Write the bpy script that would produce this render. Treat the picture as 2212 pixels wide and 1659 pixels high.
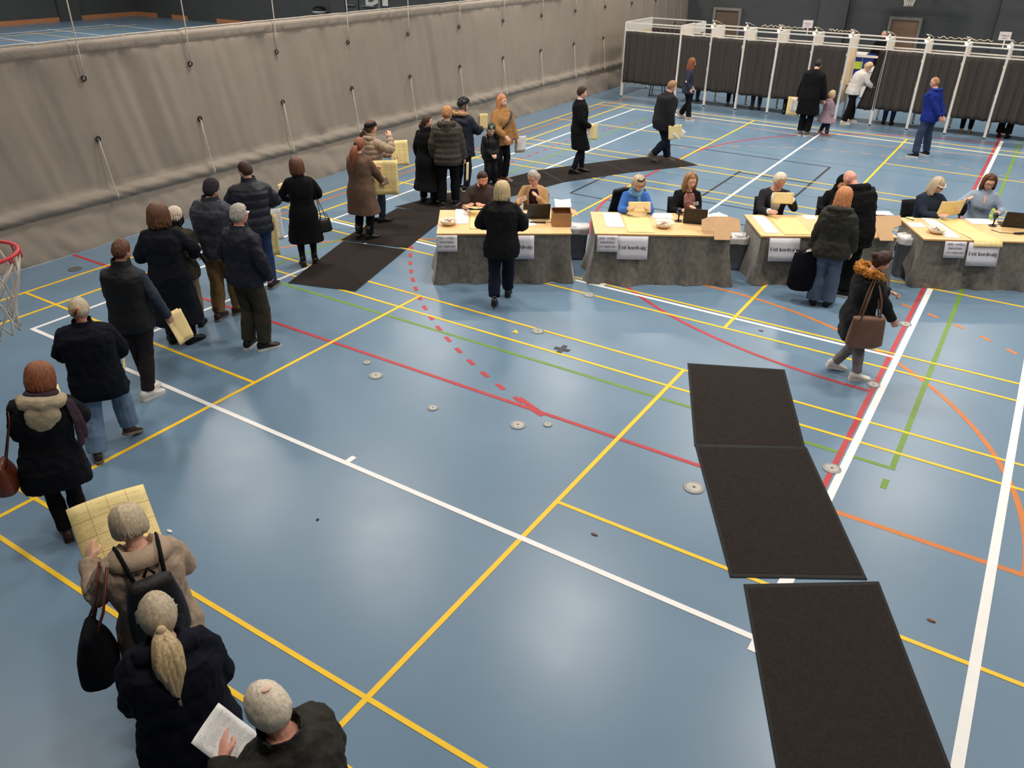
import bpy, bmesh, math, random
from mathutils import Vector as V, Matrix as M, noise as NZ
PI = math.pi
random.seed(7)
for o in list(bpy.data.objects): bpy.data.objects.remove(o)
SC = bpy.context.scene
COL = SC.collection
# ---------------------------------------------------------------- camera
CAM_H = 4.52
F_PX, PITCH, ROLL, YAW = 1732.2, 0.51346, 0.012027, 0.564454
CR = M.Rotation(YAW, 3, 'Z') @ M.Rotation(PI/2 - PITCH, 3, 'X') @ M.Rotation(ROLL, 3, 'Z')
cd = bpy.data.cameras.new('camera'); cam = bpy.data.objects.new('camera', cd); COL.objects.link(cam)
cd.sensor_width = 36; cd.lens = F_PX/2212*36; cd.clip_end = 200; cd.clip_start = .05
mw = CR.to_4x4(); mw.translation = (0, 0, CAM_H); cam.matrix_world = mw
SC.camera = cam
# ---------------------------------------------------------------- world, exposure, lamps of the hall
w = bpy.data.worlds.new('world'); SC.world = w; w.use_nodes = True
w.node_tree.nodes['Background'].inputs[0].default_value = (.8, .85, .9, 1)
w.node_tree.nodes['Background'].inputs[1].default_value = .3
SC.view_settings.view_transform = 'Standard'; SC.view_settings.look = 'None'
SC.view_settings.gamma = 1; SC.view_settings.use_curve_mapping = False
SC.view_settings.exposure = 0.0
LAMP_Z = 8.0
LAMPS = [(x, y) for y in (2.6, 10.8, 19.0, 26.6) for x in (-15.2, -10.3, -5.4, -.5, 4.4)] + [(x, y) for y in (14, 24) for x in (-22, -30, -39)]
LAMP_W = 185.0
for i, (x, y) in enumerate(LAMPS):
    ld = bpy.data.lights.new('hall_lamp', 'AREA'); ld.shape = 'RECTANGLE'; ld.size = 1.2; ld.size_y = .6
    ld.energy = LAMP_W*(2.6 if x < -20 else .62 if y < 5 else 1.42 if y < 20 else 1.35); ld.color = (1.0, .93, .84); ld.spread = math.radians(165)
    lo = bpy.data.objects.new('hall_lamp', ld); COL.objects.link(lo); lo.location = (x, y, LAMP_Z)
def at(u, v, z=0.0):
    d = CR @ V(((u-1106)/F_PX, -(v-829.5)/F_PX, -1)); t = (z-CAM_H)/d.z
    return V((d.x*t, d.y*t, z))
# ---------------------------------------------------------------- helpers
def lin(c):
    return tuple((x/12.92 if x <= .04045 else ((x+.055)/1.055)**2.4) for x in (v/255 for v in c))
MATS = {}
def mat(name, c, rough=.8, var=.12, scale=8, bump=.0, bscale=60, spec=.3, metal=0, emit=0, stretch=None, c2=None, sheen=0, alpha=1):
    if name in MATS: return MATS[name]
    m = bpy.data.materials.new(name); m.use_nodes = True; MATS[name] = m
    nt = m.node_tree; b = nt.nodes['Principled BSDF']; L = nt.links
    b.inputs['Roughness'].default_value = rough; b.inputs['Specular IOR Level'].default_value = spec
    b.inputs['Metallic'].default_value = metal; b.inputs['Alpha'].default_value = alpha
    if sheen: b.inputs['Sheen Weight'].default_value = sheen
    c = lin(c)
    tc = nt.nodes.new('ShaderNodeTexCoord'); mp = nt.nodes.new('ShaderNodeMapping')
    L.new(tc.outputs['Object'], mp.inputs[0])
    if stretch: mp.inputs['Scale'].default_value = stretch
    n = nt.nodes.new('ShaderNodeTexNoise'); n.inputs['Scale'].default_value = scale; n.inputs['Detail'].default_value = 4
    L.new(mp.outputs[0], n.inputs['Vector'])
    r = nt.nodes.new('ShaderNodeValToRGB'); L.new(n.outputs['Fac'], r.inputs[0])
    r.color_ramp.elements[0].position = .3; r.color_ramp.elements[1].position = .7
    ca = tuple(x*(1-var) for x in c); cb = tuple(min(1, x*(1+var)) for x in c)
    if c2: ca = c; cb = lin(c2)
    r.color_ramp.elements[0].color = (*ca, 1); r.color_ramp.elements[1].color = (*cb, 1)
    L.new(r.outputs[0], b.inputs['Base Color'])
    if emit:
        L.new(r.outputs[0], b.inputs['Emission Color']); b.inputs['Emission Strength'].default_value = emit
    if bump:
        n2 = nt.nodes.new('ShaderNodeTexNoise'); n2.inputs['Scale'].default_value = bscale; n2.inputs['Detail'].default_value = 3
        L.new(mp.outputs[0], n2.inputs['Vector'])
        bp = nt.nodes.new('ShaderNodeBump'); bp.inputs['Strength'].default_value = bump; bp.inputs['Distance'].default_value = .02
        L.new(n2.outputs['Fac'], bp.inputs['Height']); L.new(bp.outputs[0], b.inputs['Normal'])
    return m
class MB:
    """collects geometry; build() links it as ONE mesh object"""
    def __init__(s): s.v = []; s.f = []; s.m = []; s.uv = {}
    def add(s, vs, fs, mi=0):
        o = len(s.v); s.v += [tuple(v) for v in vs]; s.f += [tuple(i+o for i in f) for f in fs]; s.m += [mi]*len(fs); return o
    def box(s, c, d, R=None, mi=0, taper=1):
        c = V(c); x, y, z = d[0]/2, d[1]/2, d[2]/2
        vs = [V((sx*x*(taper if sz > 0 else 1), sy*y*(taper if sz > 0 else 1), sz*z)) for sz in (-1, 1) for sx, sy in ((-1,-1),(1,-1),(1,1),(-1,1))]
        if R is not None: vs = [R @ v for v in vs]
        s.add([c+v for v in vs], [(3,2,1,0),(4,5,6,7),(0,1,5,4),(1,2,6,5),(2,3,7,6),(3,0,4,7)], mi); return s
    def bar(s, a, b, w=.05, h=None, mi=0):
        a, b = V(a), V(b); d = (b-a); L = d.length
        if L < 1e-6: return s
        R = d.to_track_quat('Z', 'Y').to_matrix(); return s.box((a+b)/2, (w, h or w, L), R, mi)
    def loft(s, rings, caps=True, mi=0, closed=True):
        n = len(rings[0]); vs = [p for r in rings for p in r]; fs = []
        for i in range(len(rings)-1):
            for j in range(n if closed else n-1):
                k = (j+1) % n; fs.append((i*n+j, i*n+k, (i+1)*n+k, (i+1)*n+j))
        if caps and closed: fs.append(tuple(range(n-1, -1, -1))); fs.append(tuple((len(rings)-1)*n+j for j in range(n)))
        s.add(vs, fs, mi); return s
    def tube(s, pts, rads, n=8, mi=0, caps=True, up=None, flat=1.0, rnd=False):
        pts = [V(p) for p in pts]
        if not isinstance(rads, (list, tuple)): rads = [rads]*len(pts)
        rads = list(rads)
        if rnd:
            a = (pts[0]-pts[1]).normalized(); b = (pts[-1]-pts[-2]).normalized(); ra, rb = rads[0], rads[-1]
            pts = [pts[0]+a*ra*.8, pts[0]+a*ra*.45]+pts+[pts[-1]+b*rb*.45, pts[-1]+b*rb*.8]
            rads = [ra*.4, ra*.85]+rads+[rb*.85, rb*.4]
        rings = []; t0 = (pts[1]-pts[0]).normalized()
        u = V(up) if up else (V((0,0,1)) if abs(t0.z) < .9 else V((0,1,0)))
        for i, p in enumerate(pts):
            t = (pts[min(i+1, len(pts)-1)]-pts[max(i-1, 0)]);
            if t.length < 1e-9: t = t0.copy()
            t.normalize(); x = u.cross(t)
            if x.length < 1e-6: x = t.orthogonal()
            x.normalize(); y = t.cross(x); u = y if not up else u
            r = rads[i]
            rings.append([p+x*(math.cos(2*PI*k/n)*r)+y*(math.sin(2*PI*k/n)*r*flat) for k in range(n)])
        return s.loft(rings, caps, mi)
    def ell(s, c, rx, ry, rz, nu=12, nv=8, R=None, mi=0, fn=None):
        c = V(c); rings = []
        for i in range(1, nv):
            th = PI*i/nv; ring = []
            for j in range(nu):
                ph = 2*PI*j/nu; p = V((rx*math.sin(th)*math.cos(ph), ry*math.sin(th)*math.sin(ph), rz*math.cos(th)))
                if fn: p = fn(p)
                ring.append(c+(R @ p if R is not None else p))
            rings.append(ring[::-1])
        return s.loft(rings, True, mi)
    def disc(s, c, r, h, n=20, mi=0, r2=None):
        c = V(c); r2 = r if r2 is None else r2
        return s.loft([[c+V((math.cos(2*PI*k/n)*q, math.sin(2*PI*k/n)*q, z)) for k in range(n)] for q, z in ((r, 0), (r2, h))], True, mi)
    def grid(s, P, mi=0, uvs=True):
        nr, nc = len(P), len(P[0]); o = len(s.v)
        vs = [p for r in P for p in r]
        fs = [(i*nc+j, i*nc+j+1, (i+1)*nc+j+1, (i+1)*nc+j) for i in range(nr-1) for j in range(nc-1)]
        s.add(vs, fs, mi)
        for i in range(nr):
            for j in range(nc): s.uv[o+i*nc+j] = (j/(nc-1), 1-i/(nr-1))
        return s
    def mesh(s, name='m'):
        me = bpy.data.meshes.new(name); me.from_pydata(s.v, [], s.f)
        if any(s.m): me.polygons.foreach_set('material_index', s.m)
        if s.uv:
            ul = me.uv_layers.new(name='UVMap'); d = [0.0]*(2*len(me.loops)); li = [0]*len(me.loops)
            me.loops.foreach_get('vertex_index', li)
            for k, i in enumerate(li):
                u = s.uv.get(i, (0, 0)); d[2*k] = u[0]; d[2*k+1] = u[1]
            ul.data.foreach_set('uv', d)
        return me
    def build(s, name, mats, parent=None, smooth=False, bevel=0, solid=0):
        me = s.mesh(name)
        if not isinstance(mats, (list, tuple)): mats = [mats]
        for m in mats: me.materials.append(m)
        if bevel or solid:
            bm = bmesh.new(); bm.from_mesh(me)
            if bevel: bmesh.ops.bevel(bm, geom=bm.edges[:], offset=bevel, segments=2, affect='EDGES', profile=.6)
            if solid: bmesh.ops.solidify(bm, geom=bm.faces[:], thickness=solid)
            bmesh.ops.recalc_face_normals(bm, faces=bm.faces[:])
            bm.to_mesh(me); bm.free()
        if smooth: me.shade_smooth()
        return link(name, me, parent)
def link(name, me, parent=None):
    o = bpy.data.objects.new(name, me); COL.objects.link(o)
    if parent: o.parent = parent
    return o
def tag(o, label, cat, group=None):
    o['label'] = label; o['category'] = cat
    if group: o['group'] = group
    return o
def thing(name, label, cat, loc=(0,0,0), rz=0, group=None):
    o = bpy.data.objects.new(name, None); COL.objects.link(o); o.location = loc; o.rotation_euler = (0, 0, rz); o.empty_display_size = .1
    return tag(o, label, cat, group)
def struct(o): o['kind'] = 'structure'; return o
def lerp(a, b, t): return a+(b-a)*t
def ramp(tab, x):
    if x <= tab[0][0]: return tab[0][1:]
    for a, b in zip(tab, tab[1:]):
        if x <= b[0]:
            t = (x-a[0])/(b[0]-a[0]); return tuple(lerp(p, q, t) for p, q in zip(a[1:], b[1:]))
    return tab[-1][1:]
def smooth(x): x = max(0, min(1, x)); return x*x*(3-2*x)
# ---- bold serif lettering drawn from strokes
def GL(ch):
    r = []
    def R(a, b, c2, d): r.append([(a, b), (c2, b), (c2, d), (a, d)])
    def Q(*p): r.append(list(p))
    def E(cx, cy, rx, ry, tw, tt, a0=0, a1=360):
        n = max(4, int(abs(a1-a0)/24)); P = [(math.cos(math.radians(lerp(a0, a1, i/n))), math.sin(math.radians(lerp(a0, a1, i/n)))) for i in range(n+1)]
        for (x0, y0), (x1, y1) in zip(P, P[1:]): r.append([(cx+x0*(rx-tw), cy+y0*(ry-tt)), (cx+x0*rx, cy+y0*ry), (cx+x1*rx, cy+y1*ry), (cx+x1*(rx-tw), cy+y1*(ry-tt))])
    S = lambda x, t=.46, b=0: (R(x, b, x+.11, t), R(x-.05, b, x+.16, b+.03), R(x-.05, t-.03, x+.11, t))
    V_ = lambda: (Q((.04, .44), (.20, 0), (.27, 0), (.16, .44)), Q((.21, .03), (.27, 0), (.42, .44), (.37, .44)), R(0, .43, .2, .46), R(.31, .43, .47, .46))
    if ch == 'F': R(.08, 0, .2, .68); R(.02, 0, .27, .03); R(.02, .65, .52, .68); R(.48, .5, .52, .66); R(.2, .33, .38, .37); R(.35, .26, .38, .44); return r, .58
    if ch == 'r': S(.06); R(.17, .34, .24, .42); E(.29, .38, .07, .07, .07, .07); return r, .40
    if ch == 'i': S(.06); E(.115, .61, .065, .065, .065, .065); return r, .25
    if ch == 't': R(.08, .07, .19, .60); R(.01, .42, .30, .46); E(.20, .11, .12, .11, .08, .06, 180, 330); return r, .33
    if ch == 'b': R(.05, 0, .16, .70); R(0, .67, .16, .70); E(.28, .23, .19, .24, .10, .05); return r, .52
    if ch == 'o': E(.25, .23, .23, .24, .11, .04); return r, .50
    if ch == 'ø': E(.25, .23, .23, .24, .11, .04); Q((.05, -.03), (.09, -.05), (.45, .49), (.41, .51)); return r, .50
    if ch == 'd': E(.22, .23, .19, .24, .10, .05); R(.33, 0, .44, .70); R(.27, .67, .44, .70); R(.33, 0, .50, .03); return r, .53
    if ch == 'v': V_(); return r, .48
    if ch == 'y': V_(); Q((.21, .03), (.27, 0), (.18, -.2), (.12, -.2)); E(.09, -.16, .06, .05, .06, .05); return r, .48
    if ch == 'a': R(.27, .04, .38, .36); E(.22, .33, .16, .13, .10, .04, 0, 170); E(.17, .12, .14, .13, .09, .04); R(.36, 0, .45, .05); return r, .47
    if ch == 'l': S(.06, .70); return r, .25
    if ch == 'f': R(.08, 0, .19, .55); R(.03, 0, .25, .03); R(.02, .42, .28, .46); E(.25, .54, .17, .16, .10, .05, 60, 180); E(.32, .63, .05, .05, .05, .05); return r, .33
    if ch == 'g': E(.22, .30, .18, .17, .10, .04); R(.34, .41, .47, .46); E(.23, -.08, .22, .13, .06, .05); R(.08, .03, .2, .12); return r, .49
    if ch == 'O': E(.34, .34, .32, .35, .13, .04); return r, .70
    if ch == 'U': R(.06, .2, .18, .68); R(.0, .65, .25, .68); R(.5, .2, .54, .68); R(.43, .65, .61, .68); E(.30, .22, .24, .23, .10, .06, 180, 360); return r, .66
    if ch == 'p': R(.05, -.2, .16, .46); R(0, -.2, .21, -.17); R(0, .43, .16, .46); E(.28, .23, .19, .24, .10, .05); return r, .52
    if ch == 's': E(.18, .34, .14, .13, .08, .05, 30, 250); E(.18, .12, .15, .13, .08, .05, 70, -160); return r, .37
    if ch == 'e': E(.22, .23, .20, .24, .10, .04, 10, 320); R(.10, .23, .41, .27); return r, .45
    if ch == 'n': S(.05); E(.28, .29, .17, .17, .10, .05, 0, 150); R(.34, 0, .45, .30); R(.30, 0, .50, .03); return r, .53
    return r, .26
def add_text(name, s, size, m, parent, mtx, bold=.0):
    x = 0; P = []
    for ch in s:
        g, ad = GL(ch); P += [[(px+x, py) for px, py in q] for q in g]; x += ad
    b = MB()
    for i, q in enumerate(P):
        z = .0004+(i % 7)*.00002; b.add([V(((px-x/2)*size, (py-.25)*size, z)) for px, py in q]+[V(((px-x/2)*size, (py-.25)*size, -.0006)) for px, py in q], [tuple(range(len(q)))]+[(len(q)+k, len(q)+(k+1) % len(q), (k+1) % len(q), k) for k in range(len(q))])
    o = b.build(name, m, parent); o.matrix_local = mtx; o['kind'] = 'stuff'; return o
def font_text(name, s, size, m, parent, mtx, bold=.0):
    cu = bpy.data.curves.new('t', 'FONT'); cu.body = s; cu.size = size; cu.align_x = 'CENTER'; cu.align_y = 'CENTER'; cu.offset = bold*size; cu.extrude = .0005; cu.resolution_u = 2
    o = bpy.data.objects.new('t', cu); COL.objects.link(o); dg = bpy.context.evaluated_depsgraph_get()
    me = bpy.data.meshes.new_from_object(o.evaluated_get(dg)); bpy.data.objects.remove(o); bpy.data.curves.remove(cu)
    me.materials.clear(); me.materials.append(m); o = link(name, me, parent); o.matrix_local = mtx; return o
# ================================================================ structure
def floor_mat():
    m = mat('floor_blue', (108, 134, 157), rough=.3, var=.05, scale=.9, spec=.42)
    nt = m.node_tree; b = nt.nodes['Principled BSDF']
    n = nt.nodes.new('ShaderNodeTexNoise'); n.inputs['Scale'].default_value = 1.6; n.inputs['Detail'].default_value = 6
    tc = nt.nodes.new('ShaderNodeTexCoord'); nt.links.new(tc.outputs['Object'], n.inputs['Vector'])
    mr = nt.nodes.new('ShaderNodeMapRange'); mr.inputs[3].default_value = .26; mr.inputs[4].default_value = .36
    nt.links.new(n.outputs['Fac'], mr.inputs[0]); nt.links.new(mr.outputs[0], b.inputs['Roughness'])
    return m
X0, X1, Y0, Y1, ZC = -46.5, 9.0, -2.5, 31.7, 8.6
CURT_X = -12.42
floor = struct(MB().box(((X0+X1)/2, (Y0+Y1)/2, -.1), (X1-X0, Y1-Y0, .2)).build('floor', floor_mat()))
WALLM = mat('wall_slate', (68, 71, 73), rough=.75, var=.07, scale=1.3, bump=.25, bscale=9, stretch=(1, 1, 3))
wl = {}
for nm, c, d in (('wall_far', ((X0+X1)/2, Y1+.15, ZC/2), (X1-X0+.6, .3, ZC)), ('wall_left', (X0-.15, (Y0+Y1)/2, ZC/2), (.3, Y1-Y0, ZC)),
                 ('wall_right', (X1+.15, (Y0+Y1)/2, ZC/2), (.3, Y1-Y0, ZC)), ('wall_near', ((X0+X1)/2, Y0-.15, ZC/2), (X1-X0+.6, .3, ZC))):
    wl[nm] = struct(MB().box(c, d).build(nm, WALLM))
struct(MB().box(((X0+X1)/2, (Y0+Y1)/2, ZC+.1), (X1-X0+.6, Y1-Y0+.6, .2)).build('ceiling', mat('ceiling_board', (150, 148, 142), rough=.9)))
for x in (-30.2, -22.4, -14.6, -7.05, -1.55, 5.2):                                    # pilasters of the far wall
    MB().box((x, Y1-.11, ZC/2), (.95, .22, ZC)).build('pilaster', WALLM, wl['wall_far'])
for y in (8, 17.5, 27.5): MB().box((X0+.12, y, ZC/2), (.24, 1.2, ZC)).build('pilaster', WALLM, wl['wall_left'])
WOODB = mat('baseboard_wood', (178, 122, 84), rough=.6, var=.15, scale=3, stretch=(1, 1, 12))
struct(MB().box((X0+.04, (Y0+Y1)/2, .11), (.08, Y1-Y0, .22)).build('baseboard_left', WOODB))
bb = MB()
for a, b in ((X0, -44.6), (-43.2, -41.9), (-39.4, -32.2), (-12, -11.4), (-10.25, -7.6), (-6.5, -5.25), (-4.15, -2.1), (-1.0, 5)): bb.box(((a+b)/2, Y1-.04, .11), (b-a, .08, .22))
struct(bb.build('baseboard_far', WOODB))
# ---- painted court lines: thin strips of paint on the floor, each a part of it
LM = {'yellow': mat('paint_yellow', (250, 202, 48), rough=.45, var=.05), 'white': mat('paint_white', (242, 240, 238), rough=.45, var=.03), 'red': mat('paint_red', (186, 60, 66), rough=.45, var=.06),
      'orange': mat('paint_orange', (208, 124, 64), rough=.45, var=.06), 'green': mat('paint_green', (112, 148, 62), rough=.45, var=.08), 'black': mat('paint_black', (38, 44, 54), rough=.5),
      'darkgreen': mat('paint_dark_green', (82, 124, 110), rough=.5), 'paleorange': mat('paint_pale_orange', (176, 140, 120), rough=.5, var=.1)}
LZ = {'orange': .0012, 'paleorange': .001, 'darkgreen': .0014, 'green': .0018, 'black': .0022, 'red': .0026, 'white': .003, 'yellow': .0034}
NSTRIP = [0]
def strip(col, pts, w=.045):
    NSTRIP[0] += 1; pts = [V((p[0], p[1], 0)) for p in pts]; L = []; z = LZ[col]+(NSTRIP[0] % 60)*.000015
    for i, p in enumerate(pts):
        t = (pts[min(i+1, len(pts)-1)]-pts[max(i-1, 0)]).normalized(); n = V((-t.y, t.x, 0))
        L.append([p+n*(w/2)+V((0,0,-.004)), p+n*(w/2)+V((0,0,z)), p-n*(w/2)+V((0,0,z)), p-n*(w/2)+V((0,0,-.004))])
    return MB().loft(L, True).build(col.replace('dark', 'dark_').replace('pale', 'pale_')+'_line', LM[col], floor)
def HX(col, y, x0, x1, w=.045): strip(col, [(x0, y), (x1, y)], w)
def HY(col, x, y0, y1, w=.045): strip(col, [(x, y0), (x, y1)], w)
def arc(col, c, r, a0, a1, w=.05, n=40): strip(col, [(c[0]+r*math.cos(math.radians(lerp(a0, a1, i/n))), c[1]+r*math.sin(math.radians(lerp(a0, a1, i/n)))) for i in range(n+1)], w)
def dashes(col, c, r, a0, a1, n, da, w=.05):
    for i in range(n):
        a = lerp(a0, a1, i/(n-1)); arc(col, c, r, a-da/2, a+da/2, w, 2)
for cy in (5.16, 12.62, 20.13):                                               # three badminton courts
    for dy in (-3.03, -2.57, 2.57, 3.03): HX('yellow', cy+dy, -11.44, 1.94, .04)
    HX('yellow', cy, -11.44, -6.75, .04); HX('yellow', cy, -2.77, 1.94, .04)
    for x in (-11.44, -10.69, -6.75, -2.77, 1.18, 1.94): HY('yellow', x, cy-3.03, cy+3.03, .045)
HX('white', 4.555, -10.2, -.68, .055); HX('white', 9.955, -10.2, -.68, .055); HX('white', 22.68, -10.2, 3, .055)
HY('white', -10.2, 4.53, 22.7, .05); HY('white', -8.86, 4.555, 22.68, .05); HY('white', -4.78, 9.955, 22.68, .055)
HY('white', -.70, 4.555, 24.3, .075); HY('white', .66, 2.0, 22.68, .075)
for x, y0, y1 in ((-4.79, 4.555, 4.68), (-.72, 4.42, 4.68), (-4.80, 9.955, 10.2), (-.74, 5.2, 5.36)): HY('white', x, y0, y1, .06)
HX('red', 6.42, -12.3, -1.6, .05); HY('red', -.785, 6.42, 25.5, .055)
arc('red', (-.78, 14.9), 6.0, 180, 270); arc('red', (-.78, 17.9), 6.0, 180, 90); HY('red', -6.78, 14.9, 17.9, .05)
dashes('red', (-.78, 14.9), 9.0, 215.5, 251, 17, .95, .055); dashes('red', (-.78, 17.9), 9.0, 178, 142, 18, .95, .05)
for i in range(9): strip('red', [(-9.78, 14.9+i*.36), (-9.78, 15.06+i*.36)], .05)
strip('red', [(-4.05, 6.55), (-3.72, 6.42)], .06)
HX('orange', 6.42, -.62, .93, .06); arc('orange', (-3.5, 6.45), 4.4, 0, 92, .055); HX('orange', 10.85, -7.0, -3.6, .05)
strip('orange', [(-9.95, 8.3), (-9.84, 8.5), (-9.66, 8.84), (-9.3, 9.28), (-8.9, 9.7), (-8.28, 10.09), (-7.6, 10.5), (-7, 10.85)], .045)
HY('orange', -11.17, 7.2, 24.5, .045)
dashes('orange', (-3.0, 6.5), 5.65, 48, 76, 8, 1.6, .055)
dashes('paleorange', (-2.6, 14.6), 6.3, 65, 148, 22, 2.2, .05); strip('paleorange', [(-8.2, 22.3), (-5.5, 22.05), (-3.9, 21.9), (-2.2, 22.1), (-.8, 22.3)], .05)
HX('green', 7.42, -9.3, -.27, .05); HY('green', -.30, 7.42, 24.4, .055); HY('green', -.31, 7.03, 7.2, .06); HY('green', -9.35, 7.42, 21.8, .045)
for y in (19.46, 16.45, 13.45): HX('darkgreen', y, -9.4, -.4, .03)
HY('black', -7.5, 13.93, 19.05, .045); HX('black', 19.05, -7.5, -3.68, .045); HY('black', -3.7, 14.2, 19.05, .05); HX('black', 13.93, -7.5, -.4, .04)
HY('black', -5.25, 13.95, 17.55, .05); HX('black', 17.42, -5.25, -3.7, .04); HX('black', 14.9, -5.2, -3.75, .04)
# lines of the hall behind the curtain
for y in (21, 24.4, 27.6): HX('white', y, -43.5, -14, .06)
for x in (-42, -36.2, -30, -24): HY('yellow', x, 12, 28.5, .06)
for x in (-43, -33, -27): HY('white', x, 12, 27.6, .06)
for y in (15, 18, 23, 26): HX('yellow' if y % 2 else 'green', y, -43, -14, .05)
strip('orange', [(-40.6, 20.3), (-39.9, 21.3)], .12); strip('red', [(-35.6, 19.7), (-34.8, 20.6)], .12)
# ---- divider curtain
CUM = mat('curtain_taupe', (150, 140, 129), rough=.62, var=.05, scale=1.2, bump=.2, bscale=9, spec=.25)
prof = [(-.20, 2.72), (-.19, 2.95), (-.13, 3.03), (-.05, 3.045), (.02, 3.01), (.035, 2.97), (.02, 2.93), (.03, 2.9), (0, 2.87)]
prof += [(.012*math.sin(i/22*PI), lerp(2.84, .86, i/22)) for i in range(23)]
prof += [(.02, .83), (.045, .80), (.07, .76), (.075, .72), (.06, .68), (.025, .645), (.0, .625), (.0, .6), (.02, .53), (.04, .45), (.06, .36), (.075, .27), (.085, .18), (.095, .1), (.10, .04), (.10, .004)]
G = []; NY = 460
ROPES = [7.32+1.931*i for i in range(-1, 13)]
for iz, (px, pz) in enumerate(prof):
    row = []
    for j in range(NY+1):
        y = lerp(4.6, Y1-.02, j/NY); dx = 0; dz = 0
        if 2.86 > pz > .84:
            u = y + (pz-1.8)*.42*(.4+.6*NZ.noise(V((y*.13, 0, 3))))
            e = smooth((2.86-pz)/.25)*smooth((pz-.82)/.2)
            dx = (.042*NZ.noise(V((u*2.6, pz*.28, 1)))+.03*NZ.noise(V((u*6.5, pz*.5, 7)))+.012*smooth((pz-2.0)/.8)*NZ.noise(V((y*15, pz*.8, 3))))*(.25+.75*e) + .022*e*NZ.noise(V((y*.5, pz*.6, 2)))
            k = min(ROPES, key=lambda r: abs(r-y)); d = abs(k-y)
            dx *= 1-.85*math.exp(-(d/.22)**2); dx += .012*math.exp(-(d/.10)**2)
        elif pz >= 2.86: dx = .028*NZ.noise(V((y*10-pz*12, pz*2, 4)))+.015*NZ.noise(V((y*2, 1, 8))); dz = .012*NZ.noise(V((y*3, 5, 5)))
        elif pz > .61: dx = .035*NZ.noise(V((y*9+pz*22, pz*2, 9)))+.008*NZ.noise(V((y*1.3, 0, 3))); dz = .008*NZ.noise(V((y*1.1, 2, 6)))
        else:
            e = smooth((.62-pz)/.15); dx = e*(.04*NZ.noise(V((y*1.7+pz*2.2, pz*2.2, 2)))+.026*NZ.noise(V((y*5+pz*3, pz*4, 5)))+.045*NZ.noise(V((y*.35, 0, 1))))
        row.append(V((CURT_X+px+dx, y, pz+dz)))
    G.append(row)
cb = MB(); cb.grid(G); cb.uv = {}
curtain = cb.build('divider_curtain', CUM, None, True); tag(curtain, 'long taupe fabric divider curtain, about chest to overhead high, splitting the sports hall', 'curtain')
curtain.data.polygons.foreach_set('material_index', [0]*len(curtain.data.polygons))
MB().tube([r+V((.004, 0, .012)) for r in G[3][::2]], .010, 6).build('top_highlight', mat('highlight_pale', (205, 196, 184), rough=.6), curtain, True)  # pale tube painting the white highlight along the curtain's top rim
ROPEM = mat('rope_pale', (205, 196, 182), rough=.8); EYE = mat('eyelet_dark', (30, 26, 24), rough=.4, metal=.6)
def ring_mb(c, R, r, axis='X', n=16, k=6, mb=None):
    mb = mb or MB(); c = V(c); rings = []
    for i in range(n+1):
        a = 2*PI*i/n; d = V((0, math.cos(a), math.sin(a))) if axis == 'X' else V((math.cos(a), math.sin(a), 0)) if axis == 'Z' else V((math.cos(a), 0, math.sin(a)))
        ax = V((1,0,0)) if axis == 'X' else V((0,0,1)) if axis == 'Z' else V((0,1,0))
        rings.append([c+d*(R+r*math.cos(2*PI*j/k))+ax*(r*math.sin(2*PI*j/k)) for j in range(k)])
    return mb.loft(rings, False)
for y in ROPES:
    xf = CURT_X+.05
    for z in (2.52, 1.62): ring_mb((xf, y, z), .036, .011).build('eyelet', EYE, curtain, True)
    MB().tube([(xf+.04, y, ZC), (xf+.04, y, 3.1), (xf+.03, y, 2.8), (xf+.015, y, 2.54)], .010, 6).build('rope', ROPEM, curtain, True)
    MB().tube([(xf+.015, y, 1.6), (xf+.05, y+.02, 1.2), (xf+.08, y+.04, .82), (xf+.1, y+.05, .74), (xf+.09, y+.05, .66)], [.008, .008, .008, .016, .008], 6).build('rope', ROPEM, curtain, True)
# ---- doors of the far wall
DOORM = mat('door_brown', (98, 82, 70), rough=.5, var=.1, scale=2, stretch=(1, 1, 6)); FRM = mat('door_frame_grey', (120, 118, 114), rough=.5)
def door(nm, x0, x1, h, m, handle=True):
    o = struct(MB().box(((x0+x1)/2, Y1-.05, h/2), (x1-x0, .06, h)).build(nm, m)); f = MB(); w = .09
    f.box((x0-w/2, Y1-.07, h/2), (w, .12, h)).box((x1+w/2, Y1-.07, h/2), (w, .12, h)).box(((x0+x1)/2, Y1-.07, h+w/2), (x1-x0+2*w, .12, w)); f.build('door_frame', FRM, o)
    if handle: MB().bar((x0+.08, Y1-.09, 1.05), (x0+.08, Y1-.15, 1.05), .02).bar((x0+.08, Y1-.15, 1.05), (x0+.22, Y1-.15, 1.05), .02).build('door_handle', mat('steel', (170, 168, 165), rough=.35, metal=.8), o)
    return o
door('door_1', -11.26, -10.38, 2.08, DOORM); door('door_2', -5.12, -4.28, 2.1, mat('door_tan', (126, 102, 84), rough=.5, var=.12, scale=2, stretch=(1, 1, 6)))
d3 = door('door_3', -30.2, -27.68, 2.3, mat('door_dark', (70, 78, 80), rough=.45)); d4 = door('door_4', -22.0, -21.05, 2.3, DOORM)
for x in (-29.55, -28.3): MB().bar((x-.4, Y1-.16, 1.38), (x+.4, Y1-.16, 1.38), .05).build('push_bar', mat('steel', (170, 168, 165)), d3)
MB().box((-28.94, Y1-.085, 1.15), (.04, .02, 2.3)).build('door_seam', EYE, d3)
font_text('door_letter', 'D', 1.35, mat('letter_pale', (190, 186, 182), rough=.6), d3, M.Translation((-28.05, Y1-.1, 1.82)) @ M.Rotation(PI/2, 4, 'X'), .02)
MB().box((-27.33, Y1-.02, 1.78), (.34, .02, .7)).build('notice_board', mat('paper_grey', (205, 202, 198)), wl['wall_far'])
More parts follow.
